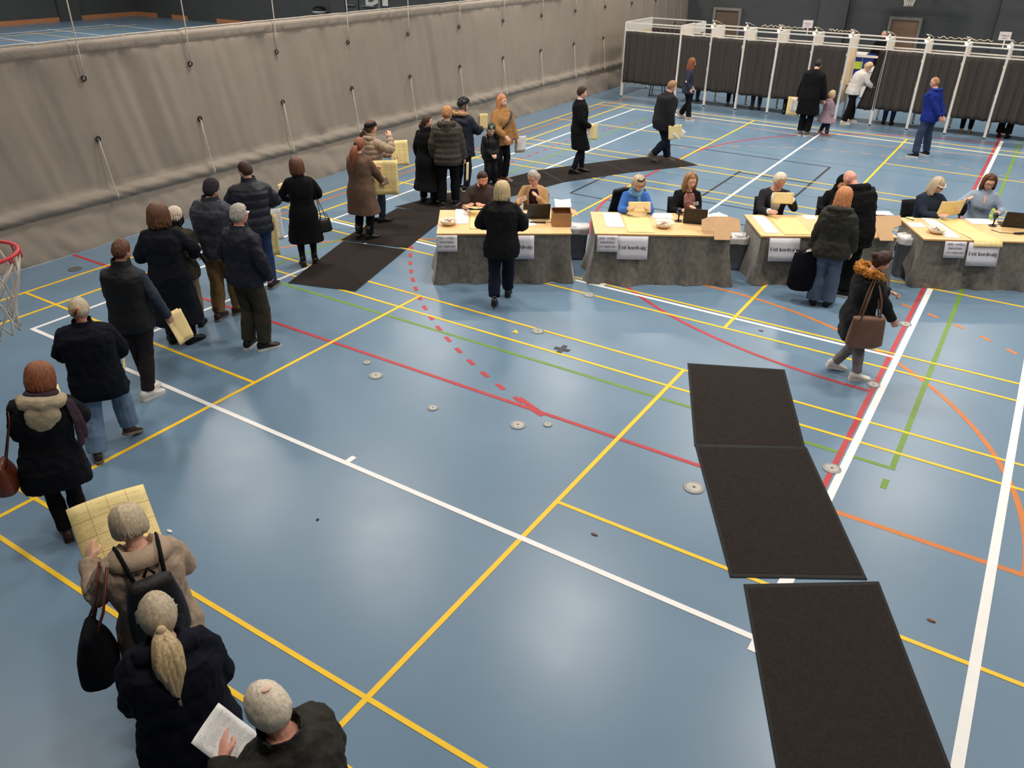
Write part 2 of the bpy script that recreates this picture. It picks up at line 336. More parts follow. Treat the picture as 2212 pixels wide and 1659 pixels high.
# ceiling luminaires above the lamps
for x, y in LAMPS:
    t = thing('ceiling_light', 'rectangular white hall luminaire hanging under the sports hall ceiling', 'light', (x, y, LAMP_Z+.03), 0, 'luminaires above the sports hall')
    b = MB(); b.box((0, 0, .06), (1.36, .76, .1)); b.build('housing', mat('lamp_housing', (225, 224, 220), rough=.4), t)
    for sx in (-.5, .5): MB().bar((sx, 0, .1), (sx, 0, ZC-LAMP_Z-.03), .02).build('hanger', mat('steel', (170, 168, 165)), t)
# ================================================================ people
SKIN = {'fair': mat('skin_fair', (226, 176, 152), rough=.55, var=.06, scale=25), 'pink': mat('skin_pink', (222, 160, 140), rough=.5, var=.06, scale=25), 'tan': mat('skin_tan', (205, 150, 122), rough=.55, var=.06, scale=25)}
LIPM = mat('lips', (192, 118, 106), rough=.45); EYEW = mat('eye_white', (225, 220, 214), rough=.3); IRIS = mat('iris_dark', (52, 44, 38), rough=.25)
def hair_mat(n, c, c2): return mat('hair_'+n, c, rough=.5, c2=c2, scale=30, stretch=(3, 3, .25), bump=.22, bscale=90, spec=.35)
HAIR = {'white': hair_mat('white', (206, 188, 162), (244, 232, 214)), 'blonde': hair_mat('blonde', (168, 140, 100), (226, 202, 160)), 'ashblonde': hair_mat('ashblonde', (172, 152, 124), (214, 198, 172)),
        'brown': hair_mat('brown', (74, 46, 32), (116, 76, 52)), 'darkbrown': hair_mat('darkbrown', (44, 28, 22), (74, 46, 34)), 'auburn': hair_mat('auburn', (104, 58, 36), (158, 98, 64)),
        'red': hair_mat('red', (170, 104, 62), (222, 156, 108)), 'grey': hair_mat('grey', (150, 142, 132), (204, 196, 186)), 'black': hair_mat('black', (18, 16, 17), (36, 32, 32)),
        'ginger': hair_mat('ginger', (150, 100, 62), (200, 148, 100)), 'lightbrown': hair_mat('lightbrown', (130, 92, 62), (182, 140, 100))}
def remesh(mb, vox, disp=None, dec=None, sm=0, name='m'):
    me = mb.mesh(name); o = bpy.data.objects.new(name, me); COL.objects.link(o)
    r = o.modifiers.new('r', 'REMESH'); r.mode = 'VOXEL'; r.voxel_size = vox; r.use_smooth_shade = True
    if sm: k = o.modifiers.new('s', 'SMOOTH'); k.iterations = sm; k.factor = .5
    if disp:
        for st, sc in disp:
            tn = 'wr%g' % sc; tx = bpy.data.textures.get(tn)
            if not tx: tx = bpy.data.textures.new(tn, 'CLOUDS'); tx.noise_scale = sc; tx.noise_depth = 2
            k = o.modifiers.new('d', 'DISPLACE'); k.texture = tx; k.strength = st; k.mid_level = .5; k.texture_coords = 'LOCAL'
    if dec: k = o.modifiers.new('c', 'DECIMATE'); k.ratio = dec
    dg = bpy.context.evaluated_depsgraph_get(); out = bpy.data.meshes.new_from_object(o.evaluated_get(dg))
    bpy.data.objects.remove(o); bpy.data.meshes.remove(me); out.name = name; out.materials.clear(); return out
def ik(a, t, l1, l2, pole):
    d = t-a; L = min(max(d.length, abs(l1-l2)+.02), (l1+l2)*.998); d.normalize(); t = a+d*L
    x = (l1*l1-l2*l2+L*L)/(2*L); h = math.sqrt(max(l1*l1-x*x, 0)); p = pole-d*pole.dot(d)
    if p.length < 1e-4: p = d.orthogonal()
    p.normalize(); return a+d*x+p*h, t
PROF_M = [(.78, .15, .115, 0), (.86, .172, .125, -.01), (.93, .172, .125, -.012), (1.04, .158, .115, 0), (1.14, .155, .114, .005), (1.27, .170, .125, .005), (1.36, .178, .122, 0), (1.42, .160, .10, -.005), (1.455, .115, .082, -.01), (1.49, .064, .066, -.005), (1.52, .058, .062, 0)]
PROF_F = [(.78, .155, .12, 0), (.86, .178, .13, -.012), (.93, .172, .125, -.012), (1.04, .138, .105, 0), (1.12, .130, .102, .005), (1.25, .152, .128, .012), (1.33, .158, .118, .006), (1.40, .145, .095, -.005), (1.445, .105, .078, -.01), (1.485, .056, .058, -.005), (1.52, .052, .056, 0)]
def head_pt(d):
    """unit direction -> point on the face/skull, head-local (x right, y forward, z up, origin mid-head)"""
    x, y, z = .077*d.x, .098*d.y, .119*d.z
    if z < 0:
        t = -z/.119; x *= 1-.30*t**1.4
        if y < 0: y *= 1-.38*t
    if y > .068: y = .068+(y-.068)*.62
    if y > 0:
        ex = lambda c, w: math.exp(-((abs(x)-c)/w)**2)
        f = smooth(y/.06)
        nz = smooth((.022-z)/.05)*smooth((z+.046)/.012)
        y += f*(.027*ex(0, .0125)*nz-.011*ex(.031, .016)*math.exp(-((z-.012)/.013)**2)+.005*math.exp(-((z-.036)/.012)**2)*ex(.025, .03)
                + .007*ex(0, .022)*math.exp(-((z+.064)/.011)**2)-.004*ex(0, .02)*math.exp(-((z+.08)/.006)**2)+.010*ex(0, .028)*math.exp(-((z+.102)/.018)**2)+.004*ex(.045, .02)*math.exp(-((z+.025)/.025)**2))
    return V((x, y, z))
def hand_geo(mb, w, d, n, sx, s, curl=.5, spread=.12, thumb=.5):
    """palm, four fingers and a thumb. d: out of the wrist; n: side the palm faces"""
    d = d.normalized(); n = (n-d*n.dot(d)).normalized(); t = d.cross(n)*sx          # t: thumb side
    k = s*1.0
    def P(a, b, c): return w+d*(a*k)+t*(b*k)+n*(c*k)
    rings = []
    for a, wd, th in ((-.02, .024, .019), (.012, .028, .019), (.04, .037, .0175), (.07, .041, .0155), (.088, .039, .0125), (.096, .033, .008)):
        rings.append([P(a, wd*math.cos(2*PI*j/12), th*math.sin(2*PI*j/12)) for j in range(12)])
    mb.loft(rings)
    for i, (b, L, r) in enumerate(((.030, .070, .0092), (.0105, .079, .0096), (-.0095, .073, .0092), (-.029, .056, .0082))):
        p = P(.078, b, 0); a = curl*.45+.1*i*curl*.4; pts = [P(.06, b*.95, 0), p]; side = spread*(b/.03)
        for seg in (.46, .30, .24):
            dd = (d*math.cos(a)+n*math.sin(a)+t*side*math.cos(a)).normalized(); p = p+dd*(L*seg*k); pts.append(p); a += curl*.75
        mb.tube(pts, [r*k, r*k, r*.98*k, r*.92*k, r*.8*k], 7, rnd=True)
    p0 = P(.012, .022, .004); p1 = P(.038, .046, .010+.012*thumb); p2 = P(.066, .056-.012*thumb, .018+.03*thumb); p3 = P(.088, .056-.026*thumb, .020+.04*thumb)
    mb.tube([p0, p1, p2, p3], [.0135*k, .0122*k, .0105*k, .0088*k], 7, rnd=True)
class Person:
    def __init__(s, pos, H, phi, label, sex='m', skin='fair', lean=4, side=0, twist=0, head=(0, 4, 0), L=(-.10, 0), R=(.10, 0), fyaw=(8, -8), heel=(0, 0), hl=None, hr=None, pl=None, pr=None,
                 nl=None, nr=None, curl=(.45, .45), seated=False, fat=0.0, detail=1.0, hs=None, group=None, drop=.0, shrug=0, bodyfn=None, pelvis=(0, 0), thumb=.5, legs=True, fpx=None, yaw=None):
        k = s.k = H/1.75; s.H = H; s.sex = sex; s.fat = fat
        if fpx: fl, fr = at(*fpx[0], .06*k), at(*fpx[1], .06*k); pos = pos or (fl+fr)/2
        P = V((pos[0], pos[1], 0)); az = math.atan2(-P.x, P.y)+math.radians(phi) if yaw is None else math.radians(yaw); s.mw = M.Translation(P) @ M.Rotation(az, 4, 'Z')
        if fpx: L, R = ((s.mw.inverted() @ V((q.x, q.y, 0)))/k for q in (fl, fr))
        s.dist = (P-V((0, 0, CAM_H-1))).length; s.vb = max(.005, min(.0085, .00048*s.dist))/detail; s.vg = max(.0075, min(.016, .00095*s.dist))/detail
        s.prof = PROF_F if sex == 'f' else PROF_M; s.seated = seated
        pz = .52 if seated else (.93-drop)*k
        if not seated:
            for q, F, hh in ((-1, L, heel[0]), (1, R, heel[1])): dx, dy = F[0]*k-pelvis[0]-q*.092*k, F[1]*k-pelvis[1]; pz = min(pz, (.115+.12*hh)*k+math.sqrt(max(.2, (.822*k)**2-dx*dx-dy*dy)))
        s.pel = V((pelvis[0], pelvis[1]-(.0 if not seated else 0), pz)); s.pz0 = .93
        lean = math.radians(lean); side = math.radians(side); tw = math.radians(twist)
        # spine
        c = s.pel.copy(); s.sp = []; n = 16; ds = .60*k/n
        for i in range(n+1):
            u = i/n; a = lean*min(1, .35+u*1.1); b = side*min(1, .3+u)
            up = V((math.sin(b), math.sin(a)*math.cos(b), math.cos(a)*math.cos(b))).normalized(); t = tw*u
            xv = V((math.cos(t), math.sin(t), 0)); xv = (xv-up*xv.dot(up)).normalized(); yv = up.cross(xv)
            s.sp.append((c.copy(), xv, yv, up)); c = c+up*ds
        # joints
        sw = (.168 if sex == 'm' else .150)*k; c, xv, yv, up = s.S(1.405+shrug); s.sho = {}; s.elb = {}; s.wri = {}; s.handn = {}; s.handd = {}
        la, lb = .295*k, .262*k
        for q, t0, p0, n0 in ((-1, hl, pl, nl), (1, hr, pr, nr)):
            a = c+xv*(q*sw); s.sho[q] = a
            t = V(t0)*k if t0 else V((q*(sw/k+.085+fat*.6), .05, .885))*k+V((c.x, c.y-.0, 0))*.6 if not seated else (V(t0)*k if t0 else V((q*.2, .3, .8)))
            if t0: t = V(t0)*k
            pole = V(p0) if p0 else V((q*.55, -.75, -.35))
            e, wv = ik(a, t, la, lb, pole); s.elb[q] = e; s.wri[q] = wv; d = (wv-e).normalized(); s.handd[q] = d
            nn = V(n0) if n0 else V((-q, .15, 0)) if abs(d.z) > .7 else V((-q*.55, 0, -.6)); s.handn[q] = (nn-d*nn.dot(d)).normalized()
        s.hip = {}; s.kne = {}; s.ank = {}; s.fdir = {}; s.heel = {-1: heel[0], 1: heel[1]}
        for q, F, fy in ((-1, L, fyaw[0]), (1, R, fyaw[1])):
            h = s.pel+V((q*.092*k, 0, -.03*k)); f = math.radians(fy); s.fdir[q] = V((-math.sin(f), math.cos(f), 0))
            hl_ = s.heel[q]; an = V((F[0]*k, F[1]*k, .085*k+hl_*.12*k))
            if seated and L == (-.10, 0): an = V((q*.13, .40, .09))
            s.hip[q] = h; pole = V((q*.12, 1, .1)); l = .43 if seated else .412; s.kne[q], s.ank[q] = ik(h, an, l*k, l*k, pole)
        # head
        nb, xv, yv, up = s.S(1.49); hy, hp, hr_ = (math.radians(v) for v in head)
        R = M((xv, yv, up)).transposed(); R0 = M.Rotation(hy, 3, 'Z') @ M.Rotation(-hp, 3, 'X') @ M.Rotation(hr_, 3, 'Y')
        fw = R @ R0; s.hs = hs or max(.86, k**.35 if k < 1 else 1.0)
        Rf = R.copy()
        lean_fix = M.Identity(3); s.HR = fw; s.HC = nb+up*(.03*k)+fw @ V((0, .022, .112*s.hs)); s.nb = nb; s.HM = M.Translation(s.HC) @ s.HR.to_4x4() @ M.Scale(s.hs, 4)
        s.skin = SKIN[skin]
        # body
        b = MB(); z = []; 
        zz = [.80, .88, .93, 1.0, 1.08, 1.16, 1.24, 1.32, 1.38, 1.42, 1.45, 1.48, 1.52] if not seated else [.86, .93, 1.0, 1.08, 1.16, 1.24, 1.32, 1.38, 1.42, 1.45, 1.48, 1.52]
        b.loft([s.ring(zv, -.028 if zv < 1.36 else -.016 if zv < 1.45 else -.004, 16) for zv in zz])
        b.tube([nb-up*.04*k, nb+up*.03*k, s.HC-s.HR @ V((0, .02, .05))*s.hs], [.058*k, .053*k, .052*k], 12)
        HN, HV = (36, 28); rings = []
        for i in range(1, HV):
            th = PI*i/HV; rings.append([s.HM @ head_pt(V((math.sin(th)*math.cos(2*PI*j/HN), math.sin(th)*math.sin(2*PI*j/HN), math.cos(th)))) for j in range(HN)][::-1])
        b.loft(rings)
        for q in (-1, 1):                                    # ears
            b.ell(s.HM @ V((q*.076, -.008, -.004)), .009*s.hs, .018*s.hs, .030*s.hs, 8, 6, s.HR)
        for q in (-1, 1):
            b.tube([s.sho[q]-V((q*.03*k, 0, 0)), s.sho[q], s.sho[q].lerp(s.elb[q], .5), s.elb[q], s.elb[q].lerp(s.wri[q], .35), s.wri[q]], [r*k for r in (.05, .052, .045, .038, .039, .026)], 10, rnd=True)
            hand_geo(b, s.wri[q], s.handd[q], s.handn[q], q, k*1.0, curl[0 if q < 0 else 1], thumb=thumb)
            if legs:
                b.tube([s.hip[q], s.hip[q].lerp(s.kne[q], .5), s.kne[q], s.kne[q].lerp(s.ank[q], .35), s.ank[q]], [r*k for r in (.07, .06, .044, .042, .03)], 10, rnd=True)
                toe = s.toe(q); b.tube([s.ank[q]+V((0, 0, -.02*k))-s.fdir[q]*.03*k, s.ank[q].lerp(toe, .6)-V((0, 0, .008*k)), toe], [.027*k, .022*k, .014*k], 8, rnd=True)
        me = remesh(b, s.vb, None, .45, 1, 'person'); me.materials.append(s.skin); me.materials.append(LIPM); me.shade_smooth()
        iv = s.HM.inverted()
        for p in me.polygons:
            c = iv @ p.center
            if c.y > .07 and abs(c.z+.064) < .006 and abs(c.x) < .022-abs(c.z+.064)*.6: p.material_index = 1
        s.o = link('person', me); s.o.matrix_world = s.mw; tag(s.o, label, 'person', group)
        for q in (-1, 1):                                    # eyes
            e = MB(); c = s.HM @ V((q*.031, .0655, .012)); e.ell(c, .0125*s.hs, .0115*s.hs, .0085*s.hs, 10, 8, s.HR)
            e.ell(c+s.HR @ V((0, .0078*s.hs, 0)), .0058*s.hs, .0045*s.hs, .006*s.hs, 8, 6, s.HR, 1); e.build('eye', [EYEW, IRIS], s.o, True)
    def toe(s, q):
        h = s.heel[q]; f = s.fdir[q]; k = s.k; a = h*.9
        return s.ank[q]+f*(.15*k*math.cos(a))+V((0, 0, -.055*k-h*.12*k*.98 if h else -.055*k))
    def S(s, z):
        """frame at rest height z (m at 1.75)"""
        k = s.k; u = (z-.93)/.60
        if u <= 0:
            c, xv, yv, up = s.sp[0]; 
            if s.seated: return c+V((0, .0, (z-.93)*k)), xv, yv, V((0, 0, 1))
            t = (.93-z)*k; m = V((0, 0, 0))
            return c+V((0, 0, -t)), V((1, 0, 0)), V((0, 1, 0)), V((0, 0, 1))
        f = min(u, 1.15)*16; i = min(int(f), 15); a, b = s.sp[i], s.sp[i+1]; t = f-i
        return a[0].lerp(b[0], t), a[1].lerp(b[1], min(t, 1)), a[2].lerp(b[2], min(t, 1)), a[3].lerp(b[3], min(t, 1))
    def leg_at(s, z):
        r = []
        for q in (-1, 1):
            a, b, c = s.hip[q], s.kne[q], s.ank[q]; Z = z
            if Z > b.z: t = (a.z-Z)/max(a.z-b.z, .01); p = a.lerp(b, max(0, min(1, t)))
            else: t = (b.z-Z)/max(b.z-c.z, .01); p = b.lerp(c, max(0, min(1, t)))
            r.append(p)
        return r
    def ring(s, z, off, n=20, mul=1.0, flare=0, seat=False):
        c, xv, yv, up = s.S(z); k = s.k; rx, ry, yo = ramp(s.prof, z); fb = s.fat if z > .8 else s.fat*.8
        if z < .80: rx, ry, yo = .165, .125, -.01
        rx = (rx+off+fb*(1 if z < 1.42 else .4))*k*mul; ry = (ry+off+fb*1.1*(1 if z < 1.42 else .4))*k*mul
        if z < .86 and not s.seated:
            pa, pb = s.leg_at(c.z); m = (pa+pb)/2; t = smooth((.90-z)/.2); e = flare*(.90-z); mid = V((lerp(c.x, m.x, t), lerp(c.y, m.y, t), c.z))
            rx = max(rx+e, abs(pa.x-pb.x)/2*t+(.085+off)*k+e*.6); ry = max(ry+e, abs(pa.y-pb.y)/2*t+(.09+off)*k+e*.6); c = mid
        c = c+yv*(yo*k); p = 2.5 if z < 1.44 else 2
        out = []
        for j in range(n):
            a = 2*PI*j/n; ca, sa = math.cos(a), math.sin(a)
            out.append(c+xv*(math.copysign(abs(ca)**(2/p), ca)*rx)+yv*(math.copysign(abs(sa)**(2/p), sa)*ry))
        return out
    # ------------------------------------------------------------ garments
    def top(s, name, m, hem=.86, off=.022, sleeve=.062, cuff=.044, flare=.1, baff=0, amp=.014, collar=.05, wr=(.022, .016), to=1.0, arms=True, neck=1.50, slim=None, cup=0):
        b = MB(); k = s.k; rings = []; N = 24
        z = hem; step = .011 if baff else .035
        while z < neck:
            mul = 1
            o = off
            if baff: o = off+amp*(abs(math.sin(PI*(z-hem)/baff))**.6-.6)*(1 if z < 1.40 else .5)
            rings.append(s.ring(z, o, N, 1, flare)); z += step
        rings.append(s.ring(neck, off*.7, N))
        b.loft(rings)
        if collar:
            c, xv, yv, up = s.S(neck-.015); r = (.078 if s.sex == 'm' else .070)*k+off*.5; cb = []
            for zz, rr in ((-.02, r+.012), (collar*.5, r), (collar, r-.004), (collar, r-.02), (0, r-.02)): cb.append([c+up*(zz*k)+xv*(math.cos(2*PI*j/16)*rr)+yv*(math.sin(2*PI*j/16)*rr*1.02-.004) for j in range(16)])
            b.loft(cb)
        if arms:
            for q in (-1, 1):
                A, E, W = s.sho[q], s.elb[q], s.wri[q]; c, xv, yv, up = s.S(1.36); pts = [A-xv*(q*.09*k)-up*(.015*k), A-xv*(q*.03*k)-up*(.004*k)]; rad = [sleeve*1.15, sleeve*1.08]; n1 = 7 if not baff else 26
                full = []
                for i in range(n1+1):
                    t = i/n1*to; 
                    p = A.lerp(E, t*2) if t < .5 else E.lerp(W, t*2-1)
                    if .36 < t < .64: p = p.lerp((A.lerp(E, .72)+E.lerp(W, .28))/2, .35*(1-abs(t-.5)/.14))
                    r = lerp(sleeve, sleeve*.86, t*2) if t < .5 else lerp(sleeve*.86, cuff, t*2-1)
                    if baff: r += amp*.8*(abs(math.sin(PI*t*.557/baff))**.6-.6)
                    pts.append(p); rad.append(r)
                b.tube(pts, [r*k+s.fat*.35 for r in rad], 12)
        me = remesh(b, s.vg, [(wr[0]*k, .11), (wr[1]*k, .28)] if wr else None, .5, 3 if not baff else 1, name)
        me.materials.append(m); me.shade_smooth(); g = link(name, me, s.o); return g
    def trousers(s, m, thigh=.092, knee=.068, hem=.058, name='trousers', wr=(.014, .02), low=.05, wz=1.02):
        b = MB(); k = s.k
        if s.seated: zs = (.88, .93, .98, wz)
        else: zs = (.82, .87, .92, .97, wz)
        b.loft([s.ring(z, .008, 18) for z in zs])
        for q in (-1, 1):
            h, n, a = s.hip[q], s.kne[q], s.ank[q]; e = n.lerp(a, 1-low)
            b.tube([h+V((0, 0, .04*k)), h.lerp(n, .25), h.lerp(n, .6), n, n.lerp(a, .3), n.lerp(a, .65), e], [r*k+s.fat*.3 for r in (thigh, thigh, lerp(thigh, knee, .6), knee, lerp(knee, hem, .3)+.006, lerp(knee, hem, .7), hem)], 12)
        me = remesh(b, s.vg, [(wr[0]*k, .09), (wr[1]*k, .22)], .5, 2, name); me.materials.append(m); me.shade_smooth(); return link(name, me, s.o)
    def shoes(s, m, sole=None, boot=0, chunky=1.0):
        k = s.k
        for q in (-1, 1):
            a = s.ank[q]; f = s.fdir[q]; h = s.heel[q]; x = V((f.y, -f.x, 0)); pit = h*.75; F = (f*math.cos(pit)+V((0, 0, -math.sin(pit)))); U = x.cross(F)*1.0
            if U.z < 0: U = -U
            o = a-U*(.085*k)
            def P(fw, sd, up): return o+F*(fw*k)+x*(sd*k)+U*(up*k)
            def sec(fw, w, h0, h1, n=10):
                return [P(fw, w*math.copysign(abs(math.cos(2*PI*j/n))**.8, math.cos(2*PI*j/n)), h0+(h1-h0)*(.5+.5*math.copysign(abs(math.sin(2*PI*j/n))**.7, math.sin(2*PI*j/n)))) for j in range(n)]
            b = MB(); c = chunky; T = .02
            b.loft([sec(-.092, .018, T, .07), sec(-.085, .034*c, T, .1), sec(-.05, .042*c, T, .125), sec(.0, .042*c, T, .12), sec(.05, .044*c, T, .085), (sec(.10, .050*c, T, .062)), sec(.145, .047*c, T, .05), sec(.175, .035*c, T, .044), sec(.187, .016, T, .036)])
            if boot: b.tube([P(-.02, 0, .08), P(-.025, 0, .16), P(-.025, 0, .16+boot)], [.05*k, .05*k, .056*k], 10)
            sh = b.build('shoe', m, s.o, True)
            b2 = MB(); L = []
            for fw, w in ((-.097, .02), (-.088, .037*c), (-.05, .044*c), (.0, .041*c), (.05, .045*c), (.10, .053*c), (.145, .050*c), (.18, .036*c), (.193, .014)): L.append([P(fw, w, 0), P(fw, w, .03), P(fw, -w, .03), P(fw, -w, 0)])
            b2.loft(L); b2.build('sole', sole or m, sh, False)
    # ------------------------------------------------------------ hair and hats
    def cap(s, name, m, th=.014, front=.066, side=.0, back=-.075, rough=.006, parent=None, fr=9, top=0, flat=0, bump=0):
        """close-fitting shell over the skull; below its edge it tucks inside the head"""
        b = MB(); NU, NV = 40, 26; rings = []
        for i in range(1, NV):
            thh = PI*i/NV*.80; ring = []
            for j in range(NU):
                ph = 2*PI*j/NU; d = V((math.sin(thh)*math.sin(ph), math.sin(thh)*math.cos(ph), math.cos(thh))); p = head_pt(d)
                cf = math.cos(ph); zl = lerp(side, front, smooth(cf*1.25)) if cf > 0 else lerp(side, back, smooth(-cf*1.4))
                e = smooth((p.z-zl)/.022+.5); t = th*lerp(.5, 1, smooth((p.z-zl)/.05))*e-.012*(1-e)+top*smooth((p.z-.03)/.08)
                if rough: t += e*rough*NZ.noise(V((p.x*fr*8, p.y*fr*8, p.z*fr*3+s.H*9)))+e*rough*.45*NZ.noise(V((ph*9, p.z*6, s.H*5)))
                nrm = V((p.x/.077**2, p.y/.098**2, p.z/.119**2)).normalized(); ring.append(s.HM @ (p+nrm*t))
            rings.append(ring[::-1])
        b.loft(rings); return b.build(name, m, parent or s.o, True)
    def strands(s, m, z_end=-.15, a0=55, n=56, r=.017, out=.012, curl=.0, wob=.012, back_long=0, name='hair', crown=.02, inw=.0, parent=None, seed=1, gather=None, layers=2, flareout=0, z_front=None):
        """locks that run over the skull from the parting and fall down"""
        rnd = random.Random(seed); b = MB()
        for li in range(layers):
            for i in range(n//layers):
                t = (i+.5*li)/(n//layers); ph = math.radians(lerp(a0, 360-a0, t)); pts = []; cb = math.cos(ph); L0 = z_end*(1+rnd.uniform(-.12, .08))+(back_long if cb < 0 else 0)*abs(cb)
                if z_front is not None: L0 = lerp(L0, z_front, smooth((cb+.15)/.5))
                th0 = .18; ex = out+(.006 if li else 0)
                for q in range(5):
                    th = lerp(th0, PI*.5, q/4); d = V((math.sin(th)*math.sin(ph), math.sin(th)*math.cos(ph), math.cos(th))); p = head_pt(d); nr = V((p.x/.077**2, p.y/.098**2, p.z/.119**2)).normalized(); pts.append(p+nr*(ex+crown*smooth(1-abs(q-1.5)/2)*.4))
                base = pts[-1]; dirh = V((base.x, base.y, 0)).normalized(); nn = 5
                for q in range(1, nn+1):
                    f = q/nn; z = lerp(0, L0, f); o = flareout*f-inw*f*f; w = wob*math.sin(f*7+rnd.uniform(0, 6))*f
                    pts.append(V((base.x, base.y, 0))*(1-.02*f)+dirh*(o+w)+V((-dirh.y, dirh.x, 0))*(w*.7+curl*math.sin(f*9))+V((0, 0, z)))
                if gather is not None:
                    for q in range(5, len(pts)): f = smooth((q-4)/nn*1.3); pts[q] = pts[q].lerp(V(gather), f)
                rr = [r*(.75+.25*min(1, q/3))*(1 if q < len(pts)-2 else (.75 if q == len(pts)-2 else .28)) for q in range(len(pts))]
                b.tube([s.HM @ p for p in pts], [x*s.hs for x in rr], 5)
        return b.build(name, m, parent or s.o, True)
    def tail(s, m, base=(0, -.115, .03), down=.30, r=.035, back=.05, name='ponytail', n=16, tie=None, parent=None, seed=3):
        rnd = random.Random(seed); b = MB(); p0 = s.HM @ V(base); bk = s.HR @ V((0, -1, 0)); bk.z *= .3
        for i in range(n):
            a = 2*PI*i/n; rr = r*(.55+.45*(i % 2)); ox = math.cos(a)*rr; oy = math.sin(a)*rr; xx = s.HR @ V((1, 0, 0)); L = down*rnd.uniform(.82, 1.05); pts = [p0-bk*.02]
            for q in range(1, 8):
                f = q/7; w = (math.sin(PI*min(f*1.25, 1))*.8+.2)*(1 if f < .75 else 1.1-.75*(f-.75)*4*.7); pts.append(p0+bk*(back*(1-(1-f)**2)*1.0)+xx*(ox*w+.006*rnd.uniform(-1, 1))+bk*(oy*w*.8)+V((0, 0, -L*f**1.15)))
            b.tube(pts, [r*.30, r*.5, r*.55, r*.55, r*.52, r*.45, r*.35, r*.12], 5)
        o = b.build(name, m, parent or s.o, True)
        t = MB(); t.ell(p0+bk*.012, .026, .02, .026, 10, 6, s.HR); t.build('hair_tie', tie or mat('hair_tie', (40, 34, 32), rough=.7), o, True); return o
    def brows(s, m):
        for q in (-1, 1): MB().tube([s.HM @ V((q*x, y, z)) for x, y, z in ((.014, .087, .030), (.03, .083, .035), (.047, .070, .031))], [.003, .0042, .002], 5).build('eyebrow', m, s.o, True)
    def glasses(s, m=None):
        m = m or mat('glasses_dark', (30, 26, 26), rough=.3); b = MB()
        for q in (-1, 1):
            c = [s.HM @ V((q*.032+.023*math.cos(2*PI*i/12), .094-.10*abs(.023*math.cos(2*PI*i/12)*q+.0)*.5, .010+.018*math.sin(2*PI*i/12))) for i in range(13)]; b.tube(c, .0026, 4)
            b.tube([s.HM @ V((q*.055, .09, .013)), s.HM @ V((q*.078, .05, .014)), s.HM @ V((q*.081, -.01, .012))], .0026, 4)
        b.tube([s.HM @ V((-.01, .099, .014)), s.HM @ V((.01, .099, .014))], .0026, 4); return b.build('glasses', m, s.o)
    def beard(s, m):
        b = MB(); rings = []
        for i in range(1, 16):
            th = PI*(.54+.40*i/16); ring = []
            for j in range(26):
                ph = PI*2*j/26; d = V((math.sin(th)*math.sin(ph), math.sin(th)*math.cos(ph), math.cos(th))); p = head_pt(d); e = smooth((math.cos(ph)-.05)*3)*smooth((-.03-p.z)/.02); t = lerp(-.02, .016+.016*smooth((-p.z-.07)/.05), e)
                if abs(p.x) < .022 and -.075 < p.z < -.05 and p.y > .05: t = -.01
                nr = V((p.x/.077**2, p.y/.098**2, p.z/.119**2)).normalized(); ring.append(s.HM @ (p+nr*t+V((0, 0, -.008*e))))
            rings.append(ring[::-1])
        b.loft(rings); b.build('beard', m, s.o, True)
    # ------------------------------------------------------------ extras
    def hood(s, m, w=.115, drop=.16, fat=.052, parent=None, fur=None, y=-.10, fr=1.0):
        c, xv, yv, up = s.S(1.455); b = MB(); k = s.k; P = lambda x, yy, z: c+xv*(x*k)+yv*(yy*k)+up*(z*k)
        b.tube([P(-.085, .07, -.02), P(-w, -.01, .015), P(-w*.9, y, .03), P(0, y-.045, .03), P(w*.9, y, .03), P(w, -.01, .015), P(.085, .07, -.02)], [fat*.55*k, fat*.85*k, fat*k, fat*1.05*k, fat*k, fat*.85*k, fat*.55*k], 10, rnd=True)
        b.ell(P(0, y-.035, -drop*.45), w*.95*k, fat*1.05*k, drop*.72*k, 16, 10, M((xv, yv, up)).transposed())
        b.ell(P(0, y+.01, -.02), w*.9*k, .085*k, .06*k, 14, 8, M((xv, yv, up)).transposed())
        me = remesh(b, s.vg, [(.02*k, .09)], .6, 3, 'hood'); me.materials.append(m); me.shade_smooth(); h = link('hood', me, parent or s.o)
        if fur:
            f = MB(); rnd = random.Random(5)
            base = [P(-.10, .085, -.03), P(-w*1.12, -.01, .04), P(-w, y-.02, .055), P(0, y-.085, .05), P(w, y-.02, .055), P(w*1.12, -.01, .04), P(.10, .085, -.03)]
            for i in range(420):
                t = rnd.random()*5.999; i0 = int(t); p = base[i0].lerp(base[i0+1], t-i0); d = V((rnd.gauss(0, 1), rnd.gauss(0, 1), rnd.gauss(.4, 1))).normalized(); q = V((rnd.uniform(-1, 1), rnd.uniform(-1, 1), rnd.uniform(-1, 1)))*.016*k
                f.tube([p+d*.016*k, p+d*.034*k*fr+q*.3, p+d*.044*k*fr+q*.7], [.012*k*fr, .009*k*fr, .003*k], 5)
            f.tube(base, .036*k*fr, 8, rnd=True); f.build('fur_trim', fur, h, True)
        return h
    def scarf(s, m, r=.032, R=.085, tails=(), zz=1.485, name='scarf'):
        c, xv, yv, up = s.S(zz); k = s.k; b = MB(); P = lambda x, yy, z: c+xv*(x*k)+yv*(yy*k)+up*(z*k)
        for lv, rr in ((-.012, R+.014), (.03, R)): b.tube([P(rr*math.cos(2*PI*i/18), rr*math.sin(2*PI*i/18)*1.05, lv+.012*math.sin(2*PI*i/18+lv*90)-.02*max(0, math.sin(2*PI*i/18))) for i in range(19)], r*k, 8)
        for tl in tails: b.tube([P(*p) for p in tl], [r*.9*k]*(len(tl)-1)+[r*1.1*k], 10, flat=.4, rnd=True)
        me = remesh(b, s.vg*.9, [(.012, .06)], .6, 2, name); me.materials.append(m); me.shade_smooth(); return link(name, me, s.o)
